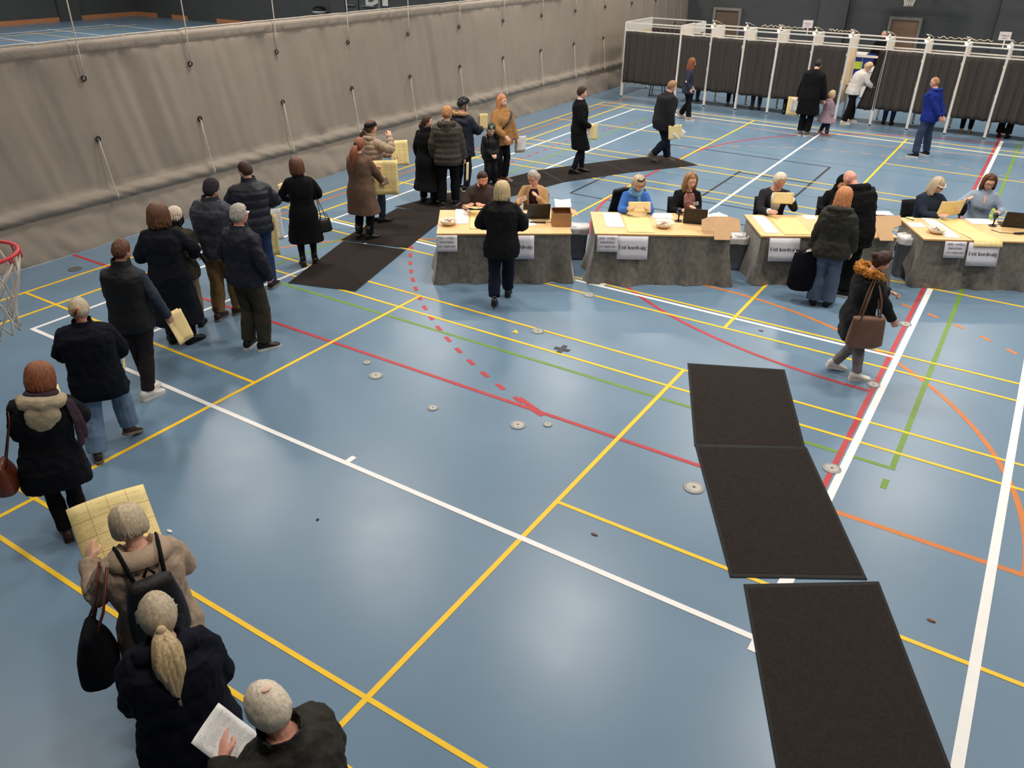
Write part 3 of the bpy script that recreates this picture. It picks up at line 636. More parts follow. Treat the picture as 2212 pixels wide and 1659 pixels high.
    def flat_collar(s, m, r1=.155, span=125, name='collar'):
        G = []; c, xv, yv, up = s.S(1.47); k = s.k
        for rr, zz, f in ((.066, .012, 0), (.075, .040, 0), (.088, .046, .2), (r1*.82, .022, .7), (r1, -.012, 1)):
            row = []
            for j in range(25):
                a = math.radians(lerp(-span, span, j/24)); row.append(c+xv*(math.sin(a)*(rr*1.12+s.fat*f)*k)-yv*((math.cos(a)*(rr+s.fat*f)+.006)*k)+up*((zz+(.02 if f else 0)*(1-f)-.012*f*abs(math.sin(a)))*k))
            G.append(row)
        b = MB(); b.grid(G); b.uv = {}; return b.build(name, m, s.o, True, solid=.006)
    def name_tag(s, x=.07, z=1.30, off=.03, rz=0):
        c, xv, yv, up = s.S(z); rx, ry, yo = ramp(s.prof, z); k = s.k; p = c+xv*x*k+yv*((ry*.985+yo+off+.014+s.fat)*k); b = MB(); R = M((xv, yv, up)).transposed() @ M.Rotation(rz, 3, 'Y')
        b.box(p, (.085, .006, .055), R); o = b.build('name_tag', mat('tag_white', (236, 232, 236), rough=.5), s.o)
        t = MB(); 
        for i, w in enumerate((.05, .06, .035)): t.box(p+R @ V((0, .0035, .014-.014*i)), (w, .001, .005), R)
        t.build('tag_print', mat('ink_grey', (120, 112, 116), rough=.6), o)
    def strap(s, pts, m, w=.02, name='strap', parent=None):
        """pts: (angle deg around the body from the front, rest height, offset)"""
        b = MB(); P = []
        for a, z, off in pts:
            c, xv, yv, up = s.S(z); rx, ry, yo = ramp(s.prof, z); a = math.radians(a); k = s.k; P.append(c+xv*(math.sin(a)*(rx+off+s.fat)*k)+yv*((math.cos(a)*(ry+off+s.fat*1.1)+yo)*k))
        b.tube(P, w*s.k, 6, flat=.5); return b.build(name, m, parent or s.o, True)
    def W(s, p): return s.mw @ V(p)
    def hand(s, q, f=.08): return s.mw @ (s.wri[q]+s.handd[q]*(f*s.k)+s.handn[q]*.02)
    def loc(s, x, y, z): return s.mw @ (V((x, y, z))*s.k)

    def band(s, m, z0=.02, z1=.07, th=.012, name='headband', tilt=.0, a0=0):
        b = MB(); rings = []
        for z, t in ((z0, .0), (z0+.004, th), ((z0+z1)/2, th*1.1), (z1-.004, th), (z1, 0)):
            ring = []
            for j in range(32):
                ph = 2*PI*j/32; zz = z+tilt*math.cos(ph); cz = max(-1, min(1, zz/.119)); sn = math.sqrt(1-cz*cz); p = head_pt(V((sn*math.sin(ph), sn*math.cos(ph), cz))); nr = V((p.x/.077**2, p.y/.098**2, p.z/.119**2)).normalized(); ring.append(s.HM @ (p+nr*(t+.008)))
            rings.append(ring[::-1])
        return b.loft(rings, False).build(name, m, s.o, True)
    def helmet(s, m, sm, vents=True, c2=None):
        h = s.cap('helmet', m, th=.036, front=.052, side=.028, back=-.02, rough=0, top=.008)
        b = MB()
        for q in (-1, 1): b.tube([s.HM @ V(p) for p in ((q*.092, .01, .035), (q*.084, .012, -.03), (q*.05, .04, -.105), (0, .055, -.128))], .006, 6)
        b.build('chin_strap', sm, h, True)
        if vents:
            for q in (-.055, -.02, .02, .055):
                v = MB(); pts = []
                for i in range(9):
                    th = lerp(-.95, .95, i/8); d = V((q/.09, math.sin(th)*(1-abs(q)*3), math.cos(th))).normalized(); p = head_pt(d); pts.append(s.HM @ (p+d*.046))
                v.tube(pts, [.004]+[.011]*7+[.004], 6).build('helmet_rib', c2 or m, h, True)
            MB().tube([s.HM @ V(p) for p in ((-.07, .09, .06), (-.035, .125, .062), (0, .135, .063), (.035, .125, .062), (.07, .09, .06))], [.006, .014, .016, .014, .006], 8, flat=.35).build('visor', sm, h, True)
        return h
    def front_panel(s, m, w0=7, w1=17, z0=1.02, z1=1.46, off=.03, name='shirt_front'):
        G = []; k = s.k
        for i in range(13):
            z = lerp(z0, z1, i/12); c, xv, yv, up = s.S(z); rx, ry, yo = ramp(s.prof, z); w = lerp(w0, w1, (i/12)**.8); row = []; o = off if z < 1.42 else lerp(off, off*.8, (z-1.42)/.04)
            for j in range(9):
                a = math.radians(lerp(-w, w, j/8)); row.append(c+xv*(math.sin(a)*(rx+o+s.fat)*k)+yv*((math.cos(a)*(ry+o+s.fat*1.1)+yo+.004)*k))
            G.append(row)
        b = MB(); b.grid(G); return b.build(name, m, s.o, True, solid=.004)
    def lapels(s, m, off=.036, z0=1.10, wb=9, wt=20):
        for q in (-1, 1):
            G = []; k = s.k
            for i in range(9):
                z = lerp(z0, 1.46, i/8); c, xv, yv, up = s.S(z); rx, ry, yo = ramp(s.prof, z); row = []; a0 = lerp(wb, wt, i/8); wd = 16*math.sin(PI*min(1, .15+i/8*.75)); o = off if z < 1.42 else lerp(off, off*.85, (z-1.42)/.04)
                for j in range(4):
                    a = math.radians(a0+wd*j/3)*q; row.append(c+xv*(math.sin(a)*(rx+o+s.fat)*k)+yv*((math.cos(a)*(ry+o+s.fat*1.1)+yo+.006)*k))
                G.append(row)
            b = MB(); b.grid(G); b.uv = {}; b.build('lapel', m, s.o, True, solid=.006)
# ---------------------------------------------------------------- paper
def paper_mat(n, c, grid=None, rows=26, ink=(120, 112, 104), head=False, emit=0):
    if n in MATS: return MATS[n]
    m = mat(n, c, rough=.65, var=.03, scale=3, spec=.2); nt = m.node_tree; L = nt.links; b = nt.nodes['Principled BSDF']; src = b.inputs['Base Color'].links[0].from_socket
    uv = nt.nodes.new('ShaderNodeTexCoord')
    wv = nt.nodes.new('ShaderNodeTexWave'); wv.bands_direction = 'Y'; wv.inputs['Scale'].default_value = rows*.315; L.new(uv.outputs['UV'], wv.inputs['Vector'])
    mp = nt.nodes.new('ShaderNodeMapping'); mp.inputs['Scale'].default_value = (60, rows*2.0, 1); L.new(uv.outputs['UV'], mp.inputs[0])
    no = nt.nodes.new('ShaderNodeTexNoise'); no.inputs['Scale'].default_value = 1; no.inputs['Detail'].default_value = 1; L.new(mp.outputs[0], no.inputs['Vector'])
    mp2 = nt.nodes.new('ShaderNodeMapping'); mp2.inputs['Scale'].default_value = (2.2, rows*.30, 1); L.new(uv.outputs['UV'], mp2.inputs[0])
    n3 = nt.nodes.new('ShaderNodeTexNoise'); n3.inputs['Scale'].default_value = 1; L.new(mp2.outputs[0], n3.inputs['Vector'])
    def mth(op, a, bb):
        x = nt.nodes.new('ShaderNodeMath'); x.operation = op
        for i, q in enumerate((a, bb)):
            if isinstance(q, (int, float)): x.inputs[i].default_value = q
            else: L.new(q, x.inputs[i])
        return x.outputs[0]
    t = mth('MULTIPLY', mth('GREATER_THAN', wv.outputs['Fac'], .62), mth('MULTIPLY', mth('GREATER_THAN', no.outputs['Fac'], .46), mth('GREATER_THAN', n3.outputs['Fac'], .5)))
    sx = nt.nodes.new('ShaderNodeSeparateXYZ'); L.new(uv.outputs['UV'], sx.inputs[0])
    mar = mth('MULTIPLY', mth('LESS_THAN', mth('ABSOLUTE', mth('SUBTRACT', sx.outputs[0], .5), 0), .44), mth('LESS_THAN', mth('ABSOLUTE', mth('SUBTRACT', sx.outputs[1], .5), 0), .46))
    t = mth('MULTIPLY', mth('MULTIPLY', t, mar), .55)
    if grid:
        br = nt.nodes.new('ShaderNodeTexBrick'); br.offset = 0; br.inputs['Scale'].default_value = 1; br.inputs['Brick Width'].default_value = 1/grid[0]; br.inputs['Row Height'].default_value = 1/grid[1]; br.inputs['Mortar Size'].default_value = .004
        L.new(uv.outputs['UV'], br.inputs['Vector']); t = mth('MAXIMUM', t, mth('MULTIPLY', br.outputs['Fac'], .75))
    mx = nt.nodes.new('ShaderNodeMix'); mx.data_type = 'RGBA'; L.new(t, mx.inputs[0]); L.new(src, mx.inputs[6]); mx.inputs[7].default_value = (*lin(ink), 1); L.new(mx.outputs[2], b.inputs['Base Color'])
    return m
BALLOT = paper_mat('ballot_yellow', (246, 224, 160), (4, 5), 40, (170, 140, 84)); BALLOTL = paper_mat('ballot_long', (246, 222, 154), (5, 2), 30, (172, 142, 84))
BPLAIN = mat('ballot_back', (244, 220, 160), rough=.65, var=.04, scale=4, spec=.2); WPAPER = paper_mat('paper_white', (238, 236, 234), None, 26, (130, 128, 130)); WPLAIN = mat('paper_plain', (238, 235, 232), rough=.6, var=.02)
def paper(label, c, x, y, w, h, m, bend=0, name='ballot_paper', cat='paper', wob=.004, group=None, by=0, nx=9, ny=9, parent=None, fold=None):
    c = V(c); x = V(x).normalized(); y = V(y); y = (y-x*y.dot(x)).normalized(); n = x.cross(y); G = []
    for i in range(ny):
        v = .5-i/(ny-1); row = []
        for j in range(nx):
            u = j/(nx-1)-.5; d = bend*4*u*u+by*4*v*v+wob*NZ.noise(V((u*4+c.x*9, v*4, c.y*7)))
            row.append(c+x*(u*w)+y*(v*h)+n*d)
        G.append(row)
    b = MB(); b.grid(G); o = b.build(name, m, parent, True)
    bm = bmesh.new(); bm.from_mesh(o.data); r = bmesh.ops.extrude_face_region(bm, geom=bm.faces[:])
    for g in r['geom']:
        if isinstance(g, bmesh.types.BMVert): g.co -= n*.0012
    bmesh.ops.recalc_face_normals(bm, faces=bm.faces[:]); bm.to_mesh(o.data); bm.free()
    if not parent: tag(o, label, cat, group)
    return o
def held(p, label, c, x, y, w, h, m, **k):
    """sheet placed in the frame of the person who holds it"""
    R = p.mw.to_3x3(); return paper(label, p.mw @ (V(c)*p.k), R @ V(x), R @ V(y), w, h, m, **k)
def bag(name, label, p, c, w, d, h, m, taper=.75, handles=(), hm=None, rz=0, tilt=0, lean=0, hr=.008, cat='bag', round_=.5, sag=0, extra=None):
    """soft bag built around its own centre in the wearer's frame"""
    mwx = p.mw @ M.Translation(V(c)*p.k) @ M.Rotation(math.radians(rz), 4, 'Z') @ M.Rotation(math.radians(tilt), 4, 'Y') @ M.Rotation(math.radians(lean), 4, 'X')
    b = MB(); rings = []
    for t in [0, .03, .1, .2, .35, .5, .65, .8, .92, 1]:
        z = (t-.5)*h; f = lerp(1, taper, t**1.3)*(.72+.28*min(1, t/.1)) if t < .1 else lerp(1, taper, t**1.3); e = (1-(max(0, t-.5)*2)**2*round_); bul = 1+sag*math.sin(PI*t)
        rings.append([V((w/2*f*bul*math.copysign(abs(math.cos(a))**.6, math.cos(a)), d/2*e*f*bul*math.copysign(abs(math.sin(a))**.7, math.sin(a)), z+.006*NZ.noise(V((a, t*5, w*30))))) for a in (2*PI*j/24 for j in range(24))])
    b.loft(rings); o = b.build(name, m, None, True); o.matrix_world = mwx; tag(o, label, cat)
    iv = mwx.inverted()
    for hh in handles:
        P = [iv @ (p.mw @ (V(q)*p.k)) for q in hh]; MB().tube(P, hr, 6, flat=.6).build('strap', hm or m, o, True)
    return o, mwx
FAB = lambda n, c, **k: mat(n, c, **{**dict(rough=.9, var=.12, scale=14, bump=.2, bscale=45, spec=.15), **k})
NAVY = FAB('cloth_navy', (27, 30, 42), rough=.7, spec=.3); BLACK = FAB('cloth_black', (17, 17, 19)); DNAVY = FAB('cloth_dark_navy', (19, 21, 33)); SHOEB = mat('shoe_black', (24, 22, 22), rough=.5); SOLEW = mat('sole_white', (214, 210, 204), rough=.6)
SHOEW = mat('shoe_white', (225, 220, 212), rough=.5); SHOEBR = mat('shoe_brown', (62, 42, 36), rough=.5); JEANS = FAB('jeans_dark', (34, 42, 60)); LJEANS = FAB('jeans_light', (108, 130, 156), var=.2, scale=6); SOLEG = mat('sole_grey', (120, 112, 104), rough=.7)
LEATHER = mat('leather_brown', (104, 52, 36), rough=.35, var=.2, scale=6, spec=.5); BLEATH = mat('leather_black', (22, 22, 22), rough=.4, spec=.5); FURM = mat('fur_tan', (160, 118, 78), rough=.95, c2=(206, 168, 122), scale=30); FURO = mat('fur_amber', (150, 92, 30), rough=.95, c2=(200, 136, 60), scale=30)
HOLD = dict(hl=(-.12, .30, 1.08), hr=(.12, .30, 1.08))
# ---- the queue, from the camera backwards
p = Person(at(609, 1510, 1.78), 1.78, 36, 'white-haired person in a dark olive jacket with pink crown, nearest the camera', lean=6, head=(-4, 14, 0), hl=(-.10, .36, 1.22), hr=(.15, .30, 1.08), skin='pink', fat=.02)
p.top('jacket', FAB('cloth_olive_black', (47, 45, 40), spec=.3), hem=.76, off=.05, sleeve=.085, cuff=.055, collar=.075, wr=(.05, .03)); p.trousers(BLACK); p.shoes(SHOEB)
p.cap('hair', HAIR['white'], th=.016, back=-.09, side=-.03, rough=.004, fr=10)
MB().ell(p.HM @ V((.004, -.042, .1175)), .026, .030, .008, 14, 8, p.HR).build('bald_spot', mat('scalp_pink', (232, 188, 168), rough=.6, c2=(240, 206, 186), scale=60), p.o, True)
held(p, 'white printed voting notice in the hand of the white-haired person', (-.03, .40, 1.24), (1, .25, .1), (-.25, .75, .75), .21, .28, WPAPER, bend=.008, name='voting_notice')
p = Person(at(354, 1300, 1.67)+V((.04, -.07, 0)), 1.68, -2, 'person with long blonde ponytail in a dark navy puffer coat near the bottom left', sex='f', lean=7, head=(0, 13, 0), hl=(-.10, .30, 1.02), hr=(.10, .30, 1.02), fat=.03)
p.top('coat', DNAVY, hem=.34, off=.06, sleeve=.098, cuff=.06, baff=.15, amp=.012, flare=.12, wr=(.035, .03)); p.trousers(BLACK); p.shoes(SHOEB); p.cap('hair', HAIR['ashblonde'], th=.015, side=-.03, back=-.095, rough=.004); p.tail(HAIR['blonde'], (0, -.118, -.02), .40, .048, .16, n=22, tie=mat('tie_cream', (214, 186, 148))); p.hood(DNAVY, w=.145, fat=.05, drop=.06, y=-.05)
p = Person(at(290, 1104, 1.66)+V((.03, -.05, 0)), 1.66, 4, 'person with short ash-blonde hair in a beige wool coat reading a large yellow ballot', sex='f', lean=5, head=(6, 20, 0), hl=(-.25, .36, 1.28), hr=(.14, .38, 1.20), pl=(-.5, -.3, -1), pr=(.6, -.4, -.9), fat=.025)
BEIGE = FAB('coat_beige', (172, 150, 130), var=.06); p.top('coat', BEIGE, hem=.34, off=.05, sleeve=.09, cuff=.062, flare=.16, collar=.0, wr=(.04, .03)); p.trousers(BLACK); p.shoes(SHOEB); p.cap('hair', HAIR['ashblonde'], th=.020, back=-.06, side=-.03, rough=.004); p.strands(HAIR['ashblonde'], -.055, 62, 90, .011, .012, wob=.006, inw=.012)
p.flat_collar(BEIGE)
held(p, 'large yellow ballot sheet held open by the person in the beige coat', (-.05, .52, 1.27), (1, 0, .02), (-.05, .72, .62), .46, .56, BALLOT, bend=-.04, by=.02)
# the backpack and the bag of the beige coat
def backpack(label, p, c, w, d, h, m, sm, tilt=8):
    o, mx = bag('backpack', label, p, c, w, d, h, m, taper=.72, round_=.5, sag=.12, lean=tilt); iv = mx.inverted(); T = lambda q: iv @ (p.mw @ (V(q)*p.k))
    for q in (-1, 1): MB().tube([T((q*.085, c[1]+.06, c[2]+h*.42)), T((q*.10, -.10, 1.50)), T((q*.11, -.02, 1.525)), T((q*.12, .07, 1.50)), T((q*.14, .19, 1.34)), T((q*.17, .05, 1.05))], .034, 8, flat=.35, up=(1, 0, 0)).build('shoulder_strap', sm, o, True)
    MB().tube([T((-.03, c[1]+.03, c[2]+h*.5)), T((0, c[1]+.03, c[2]+h*.62)), T((.03, c[1]+.03, c[2]+h*.5))], .009, 6).build('grab_loop', sm, o, True)
    pk = MB(); pk.ell((0, -d*.40, -h*.16), w*.40, d*.26, h*.26, 16, 10); pk.build('front_pocket', m, o, True); return o, w, d, h
bo, bw, bd, bh = backpack('black backpack on the back of the beige coat', p, (-.01, -.26, 1.25), .31, .19, .46, FAB('nylon_black', (18, 18, 20), spec=.4, rough=.6), FAB('webbing_black', (22, 22, 24)))
CORD = mat('cord_grey', (176, 172, 166), rough=.6)
for pts in (((-.07, .02), (0, .06), (.08, .055)), ((-.01, .12), (.02, .05), (.04, -.04)), ((-.12, -.02), (-.115, .06), (-.07, .10)), ((-.02, .03), (.05, .03), (.09, .0))): MB().tube([(x, -.112-.02*(1-abs(z)*3), z+.11) for x, z in pts], .006, 6).build('elastic_cord', CORD, bo, True)
bag('shoulder_bag', 'large black soft shoulder bag with brown leather straps beside the beige coat', p, (-.38, -.10, .98), .36, .20, .34, FAB('bag_black', (16, 17, 24)), taper=.55, rz=75, handles=[[(-.36, -.02, 1.10), (-.29, -.03, 1.30), (-.22, .02, 1.50), (-.24, .10, 1.30), (-.34, .06, 1.05)], [(-.40, -.18, 1.05), (-.28, -.16, 1.28), (-.19, -.06, 1.505), (-.20, .08, 1.36), (-.40, .02, 1.06)]], hm=LEATHER, hr=.012, sag=.1)
p = Person(None, 1.58, -6, 'person with a brown bob, beige hood and purple scarf at the left edge', sex='f', lean=4, head=(0, 14, 0), hl=(-.10, .28, 1.05), hr=(.16, .33, 1.12), pr=(1, -.3, -.5), fat=.03, side=10, fpx=((144, 1150), (180, 1142)))
p.top('coat', FAB('parka_black', (19, 20, 25)), hem=.64, off=.05, sleeve=.09, cuff=.06, flare=.18, wr=(.045, .03)); p.trousers(BLACK, thigh=.085, knee=.06, hem=.055); p.shoes(SHOEBR); p.cap('hair', HAIR['brown'], th=.018); p.strands(HAIR['auburn'], -.10, 55, 64, .019, .016, wob=.012, inw=.02)
p.hood(FAB('lining_beige', (176, 160, 134)), w=.15, fat=.06, drop=.20, y=-.12); p.scarf(FAB('scarf_plum', (58, 44, 54)), .04, .10, [[(.10, -.05, .02), (.19, -.10, -.02), (.25, -.12, -.20), (.28, -.10, -.42)], [(.10, -.02, .02), (.22, -.06, -.03), (.29, -.07, -.2), (.32, -.04, -.36)]])
bag('handbag', 'glossy brown leather handbag hanging at the left edge', p, (-.36, -.04, .84), .30, .14, .26, LEATHER, taper=.6, rz=80, handles=[[(-.34, .05, .96), (-.24, .04, 1.25), (-.18, 0, 1.49), (-.20, -.08, 1.36), (-.33, -.12, .96)]], hr=.011, sag=.1)
held(p, 'yellow leaflet in the hands of the person with the purple scarf', (.08, .46, 1.22), (1, .1, 0), (0, .8, .5), .20, .26, BPLAIN, name='leaflet')
p = Person(None, 1.58, -8, 'person with pinned-up fair hair, navy fleece and pale jeans', sex='m', lean=3, head=(0, 6, 0), hl=(-.13, .30, 1.05), hr=(.16, .28, 1.0), pl=(-1, -.4, -.3), pr=(1, -.5, -.3), fat=.05, fpx=((212, 985), (285, 935)), fyaw=(10, -35), heel=(.1, .5), skin='pink')
p.top('jacket', FAB('fleece_navy', (18, 20, 30)), hem=.72, off=.045, sleeve=.09, cuff=.06, collar=.08, flare=.2, wr=(.035, .03)); p.trousers(LJEANS, thigh=.105, knee=.088, hem=.085); p.shoes(SHOEBR, SOLEG); p.cap('hair', HAIR['ashblonde'], th=.017, back=-.05, side=-.01)
b = MB(); b.ell(p.HM @ V((-.012, -.115, .02)), .036, .028, .05, 12, 8, p.HR); b.build('twisted_bun', HAIR['lightbrown'], p.o, True); b = MB(); b.tube([p.HM @ V(q) for q in ((-.03, -.138, -.01), (-.015, -.150, .02), (0, -.140, .055))], [.007, .012, .007], 6); b.build('hair_claw', mat('claw_brown', (70, 44, 34), rough=.4), p.o, True)
held(p, 'small yellow slip at the waist of the navy fleece', (.27, .16, .95), (.2, 1, 0), (.1, 0, 1), .08, .16, BPLAIN, name='paper_slip')
p = Person(None, 1.78, -30, 'person with short brown hair in a black gilet with grey-blue sleeves', lean=2, head=(-14, 8, 0), hl=(-.12, .26, 1.02), hr=(.30, .16, .885), pr=(.6, -.8, 0), side=2, fpx=((326, 836), (321, 850)), fyaw=(6, -30), skin='tan', curl=(.5, .9), nr=(-.8, .4, 0), fat=.01)
p.top('shirt', FAB('sleeve_greyblue', (58, 66, 78)), hem=.95, off=.012, sleeve=.062, cuff=.044); p.top('gilet', FAB('gilet_black', (24, 24, 27), spec=.3, rough=.65), hem=.82, off=.036, arms=False, collar=.085, baff=.17, amp=.006); p.trousers(FAB('trousers_plum', (46, 40, 42)), thigh=.096, knee=.074, hem=.062); p.shoes(SHOEW, SOLEW); p.cap('hair', HAIR['brown'], th=.014, back=-.06, side=-.01, rough=.007); p.brows(HAIR['brown'])
held(p, 'folded yellow ballot hanging from the hand beside the black gilet', (.345, .24, .72), (.45, .85, .15), (-.35, .0, 1), .19, .36, BPLAIN, bend=.012, name='ballot_paper'); held(p, 'yellow ballot leaf behind the folded one beside the black gilet', (.37, .26, .73), (.55, .80, .15), (-.30, .0, 1), .17, .33, BPLAIN, bend=-.01)
p = Person(None, 1.715, -14, 'person with bushy brown hair in a long dark navy coat and black boots', sex='f', lean=3, head=(-8, 6, 0), hl=(-.22, .24, 1.08), hr=(.27, .30, 1.05), pr=(1, -.4, -.3), fpx=((372, 728), (415, 730)), fyaw=(20, -40), fat=.03)
p.top('coat', FAB('coat_navy_wool', (25, 27, 35)), hem=.30, off=.045, sleeve=.085, cuff=.06, flare=.12, wr=(.035, .03)); p.trousers(BLACK); p.shoes(SHOEB, boot=.1, chunky=1.1); p.cap('hair', HAIR['brown'], th=.03); p.strands(HAIR['brown'], -.13, 48, 70, .022, .026, wob=.022, curl=.01, seed=4)
bag('glove', 'pair of black gloves dangling from the hand of the long navy coat', p, (.36, .36, .98), .06, .05, .16, BLEATH, taper=.6, tilt=-25, cat='gloves'); held(p, 'white notice held at the waist of the long navy coat', (.30, .40, 1.09), (1, .3, 0), (0, .9, .3), .10, .2, WPLAIN, name='voting_notice')
p = Person(at(372, 461, 1.50), 1.53, -10, 'person in a cream knitted hat and olive jacket behind the bushy brown hair', sex='f', lean=2, head=(-30, 4, 0), hr=(.22, .32, .98), pr=(1, -.4, -.3))
p.top('jacket', FAB('jacket_olive', (64, 58, 48), spec=.25), hem=.78, off=.045, sleeve=.085, cuff=.06); p.trousers(FAB('trousers_beige', (150, 128, 104))); p.shoes(SHOEB); p.cap('knit_hat', FAB('knit_cream', (222, 204, 184), bump=.5), th=.022, front=.035, side=-.03, back=-.08, rough=.003, top=.012); p.strands(HAIR['black'], -.09, 60, 30, .014, .004)
p = Person(None, 1.83, -38, 'person in a dark grey beanie and glasses with a slate puffer and khaki trousers', lean=2, head=(-14, 6, 0), hl=(-.15, .33, 1.12), hr=(.14, .35, 1.10), pr=(1, -.5, -.4), side=1, fpx=((474, 680), (516, 668)), fyaw=(10, -30), fat=.035, skin='pink')
p.top('jacket', FAB('puffer_slate', (46, 47, 58), rough=.6, spec=.35), hem=.84, off=.05, sleeve=.095, cuff=.055, collar=.085, baff=.14, amp=.008, wr=(.035, .03)); p.trousers(FAB('khaki', (126, 98, 64)), thigh=.105, knee=.08, hem=.068); p.shoes(SHOEBR, SOLEG, boot=.03); p.cap('beanie', FAB('knit_charcoal', (56, 52, 56), bump=.5), th=.018, front=.034, side=-.02, back=-.075, rough=.002, top=.014); p.glasses(); p.brows(HAIR['brown'])
held(p, 'white notice in the hands of the person with the grey beanie', (.02, .46, 1.16), (1, 0, 0), (0, .8, .4), .21, .28, WPLAIN, name='voting_notice')
p = Person(None, 1.80, -52, 'grey-haired person in a navy bomber jacket and olive cargo trousers', lean=2, head=(-12, 0, 0), hl=(-.24, .10, .93), hr=(.235, .13, .93), pl=(-.8, -.6, 0), pr=(.9, -.6, 0), fpx=((538, 740), (572, 745)), fyaw=(20, -22), fat=.015, skin='pink')
p.top('jacket', FAB('bomber_navy', (27, 29, 42), spec=.3, rough=.7), hem=.86, off=.042, sleeve=.082, cuff=.06, collar=.06, wr=(.04, .025)); p.trousers(FAB('cargo_olive', (58, 54, 44)), thigh=.108, knee=.088, hem=.08); p.shoes(SHOEB, SOLEW); p.cap('hair', HAIR['grey'], th=.016, side=-.025, back=-.07, rough=.008, top=.008); p.brows(HAIR['grey']); p.glasses()
MB().box(p.loc(.02, -.18, .86)*0+V((.03, -.165*p.k, .90*p.k)), (.02, .01, .05)).build('orange_tab', mat('tab_orange', (214, 84, 44)), p.o)
held(p, 'white and green folder hanging low behind the cargo trousers', (-.36, .20, .62), (1, .3, 0), (0, 0, 1), .18, .34, WPLAIN, name='voting_notice')
p = Person(None, 1.775, 2, 'person with short dark hair in a quilted navy puffer and blue jeans', lean=3, head=(34, 8, 0), hl=(-.16, .30, 1.12), hr=(.20, .30, 1.08), pl=(-1, -.5, -.4), pr=(1, -.4, -.4), fpx=((552, 606), (588, 612)), fyaw=(10, -30), fat=.015)
p.top('jacket', FAB('puffer_navy', (25, 28, 40), rough=.55, spec=.4), hem=.82, off=.05, sleeve=.085, cuff=.055, collar=.085, baff=.115, amp=.02, wr=(.02, .02)); p.trousers(FAB('jeans_blue', (38, 56, 92)), thigh=.098, knee=.075, hem=.068); p.shoes(SHOEB, SOLEG); p.cap('hair', HAIR['darkbrown'], th=.016, back=-.05, side=-.005, top=.006, rough=.006); p.brows(HAIR['darkbrown'])
held(p, 'long yellow ballot hanging down beside the blue jeans', (.215, .22, .66), (1, .2, 0), (.02, 0, 1), .17, .62, BALLOT, bend=.01); held(p, 'white sheet hanging over the long yellow ballot beside the blue jeans', (.30, .30, .78), (1, .35, 0), (-.10, 0, 1), .17, .46, WPAPER, bend=.01, name='voting_notice')
p = Person(None, 1.60, 4, 'person with chin-length brown hair in a black knee-length coat and black tights', sex='f', lean=2, head=(6, 6, 0), hl=(-.20, .28, 1.05), hr=(.16, .25, 1.06), pl=(-1, -.5, -.3), pr=(1, -.6, -.3), side=-1, fpx=((655, 567), (680, 560)), fyaw=(5, -10), fat=.015)
p.top('coat', BLACK, hem=.42, off=.04, sleeve=.078, cuff=.052, flare=.14, collar=.05); p.trousers(FAB('tights_black', (19, 19, 22), spec=.3), thigh=.078, knee=.058, hem=.042, name='tights', wr=(.004, .004)); p.shoes(BLEATH, boot=.02); p.cap('hair', HAIR['brown'], th=.018); p.strands(HAIR['brown'], -.12, 50, 64, .018, .014, inw=.015)
held(p, 'tan leaflet in the left hand of the black knee-length coat', (-.27, .36, 1.17), (.4, .6, 0), (-.25, 0, 1), .14, .24, BPLAIN, name='leaflet')
bag('handbag', 'small black handbag on a long strap beside the black tights', p, (.32, -.02, .66), .24, .11, .20, BLEATH, taper=.75, rz=20, handles=[[(.27, -.02, .76), (.25, -.05, 1.0), (.17, -.07, 1.46), (.13, .02, 1.49), (.22, .12, 1.2), (.36, 0, .76)], [(.24, -.04, .75), (.28, -.02, .86), (.36, -.02, .86), (.40, -.02, .75)]], hr=.006)
p = Person(None, 1.645, -34, 'person with a long auburn ponytail in a brown knee-length wool coat', sex='f', lean=2, head=(-4, 10, 0), hl=(.02, .38, 1.18), hr=(.20, .36, .98), pl=(-.8, -.5, -.4), pr=(1, -.5, -.5), fpx=((776, 508), (800, 510)), fyaw=(10, -25), fat=.02)
p.top('coat', FAB('coat_brown', (104, 82, 68), var=.06), hem=.48, off=.04, sleeve=.08, cuff=.055, flare=.16); p.trousers(BLACK, thigh=.085, knee=.066, hem=.06); p.shoes(BLEATH, boot=.1, chunky=1.05); p.cap('hair', HAIR['auburn'], th=.015, side=-.03, back=-.085, rough=.004); p.tail(HAIR['auburn'], (0, -.11, .02), .44, .045, .13, n=18)
held(p, 'large yellow ballot held open by the person in the brown coat', (.20, .50, 1.0), (.75, .45, 0), (-.12, .05, 1), .42, .56, BALLOT, bend=.03); held(p, 'grey card lying on the ballot of the brown coat', (.22, .44, .95), (.8, .4, .3), (-.3, .3, .8), .12, .11, mat('card_grey', (128, 112, 104)), name='card')
p = Person(at(812, 480), 1.745, -58, 'person with a black headband and raised fist in a cream quilted jacket', sex='f', lean=2, head=(-8, -2, 0), hl=(.0, .40, 1.12), hr=(.22, .26, 1.50), pl=(-.8, -.4, -.6), pr=(.9, .1, -.9), L=(-.06, -.05), R=(.10, .08), curl=(.6, 1.5), fat=.01, thumb=1, detail=1.5)
p.top('jacket', FAB('puffer_cream', (164, 142, 120), rough=.6, spec=.3), hem=.80, off=.045, sleeve=.08, cuff=.05, baff=.085, amp=.026, wr=(.008, .008), collar=.07); p.trousers(JEANS); p.shoes(SHOEB); p.cap('hair', HAIR['brown'], th=.014, back=-.08, side=-.03); p.tail(HAIR['darkbrown'], (0, -.11, -.01), .22, .03, .09); p.band(mat('headband_black', (16, 15, 17), rough=.85), .025, .085, .013, tilt=.012); p.brows(HAIR['brown']); p.hood(FAB('puffer_cream', (0, 0, 0)), w=.12, fat=.04, drop=.1)
held(p, 'yellow ballot held up behind the ballot of the brown coat', (.10, .52, 1.16), (.4, .9, 0), (-.2, .15, 1), .30, .42, BALLOT, bend=.03)
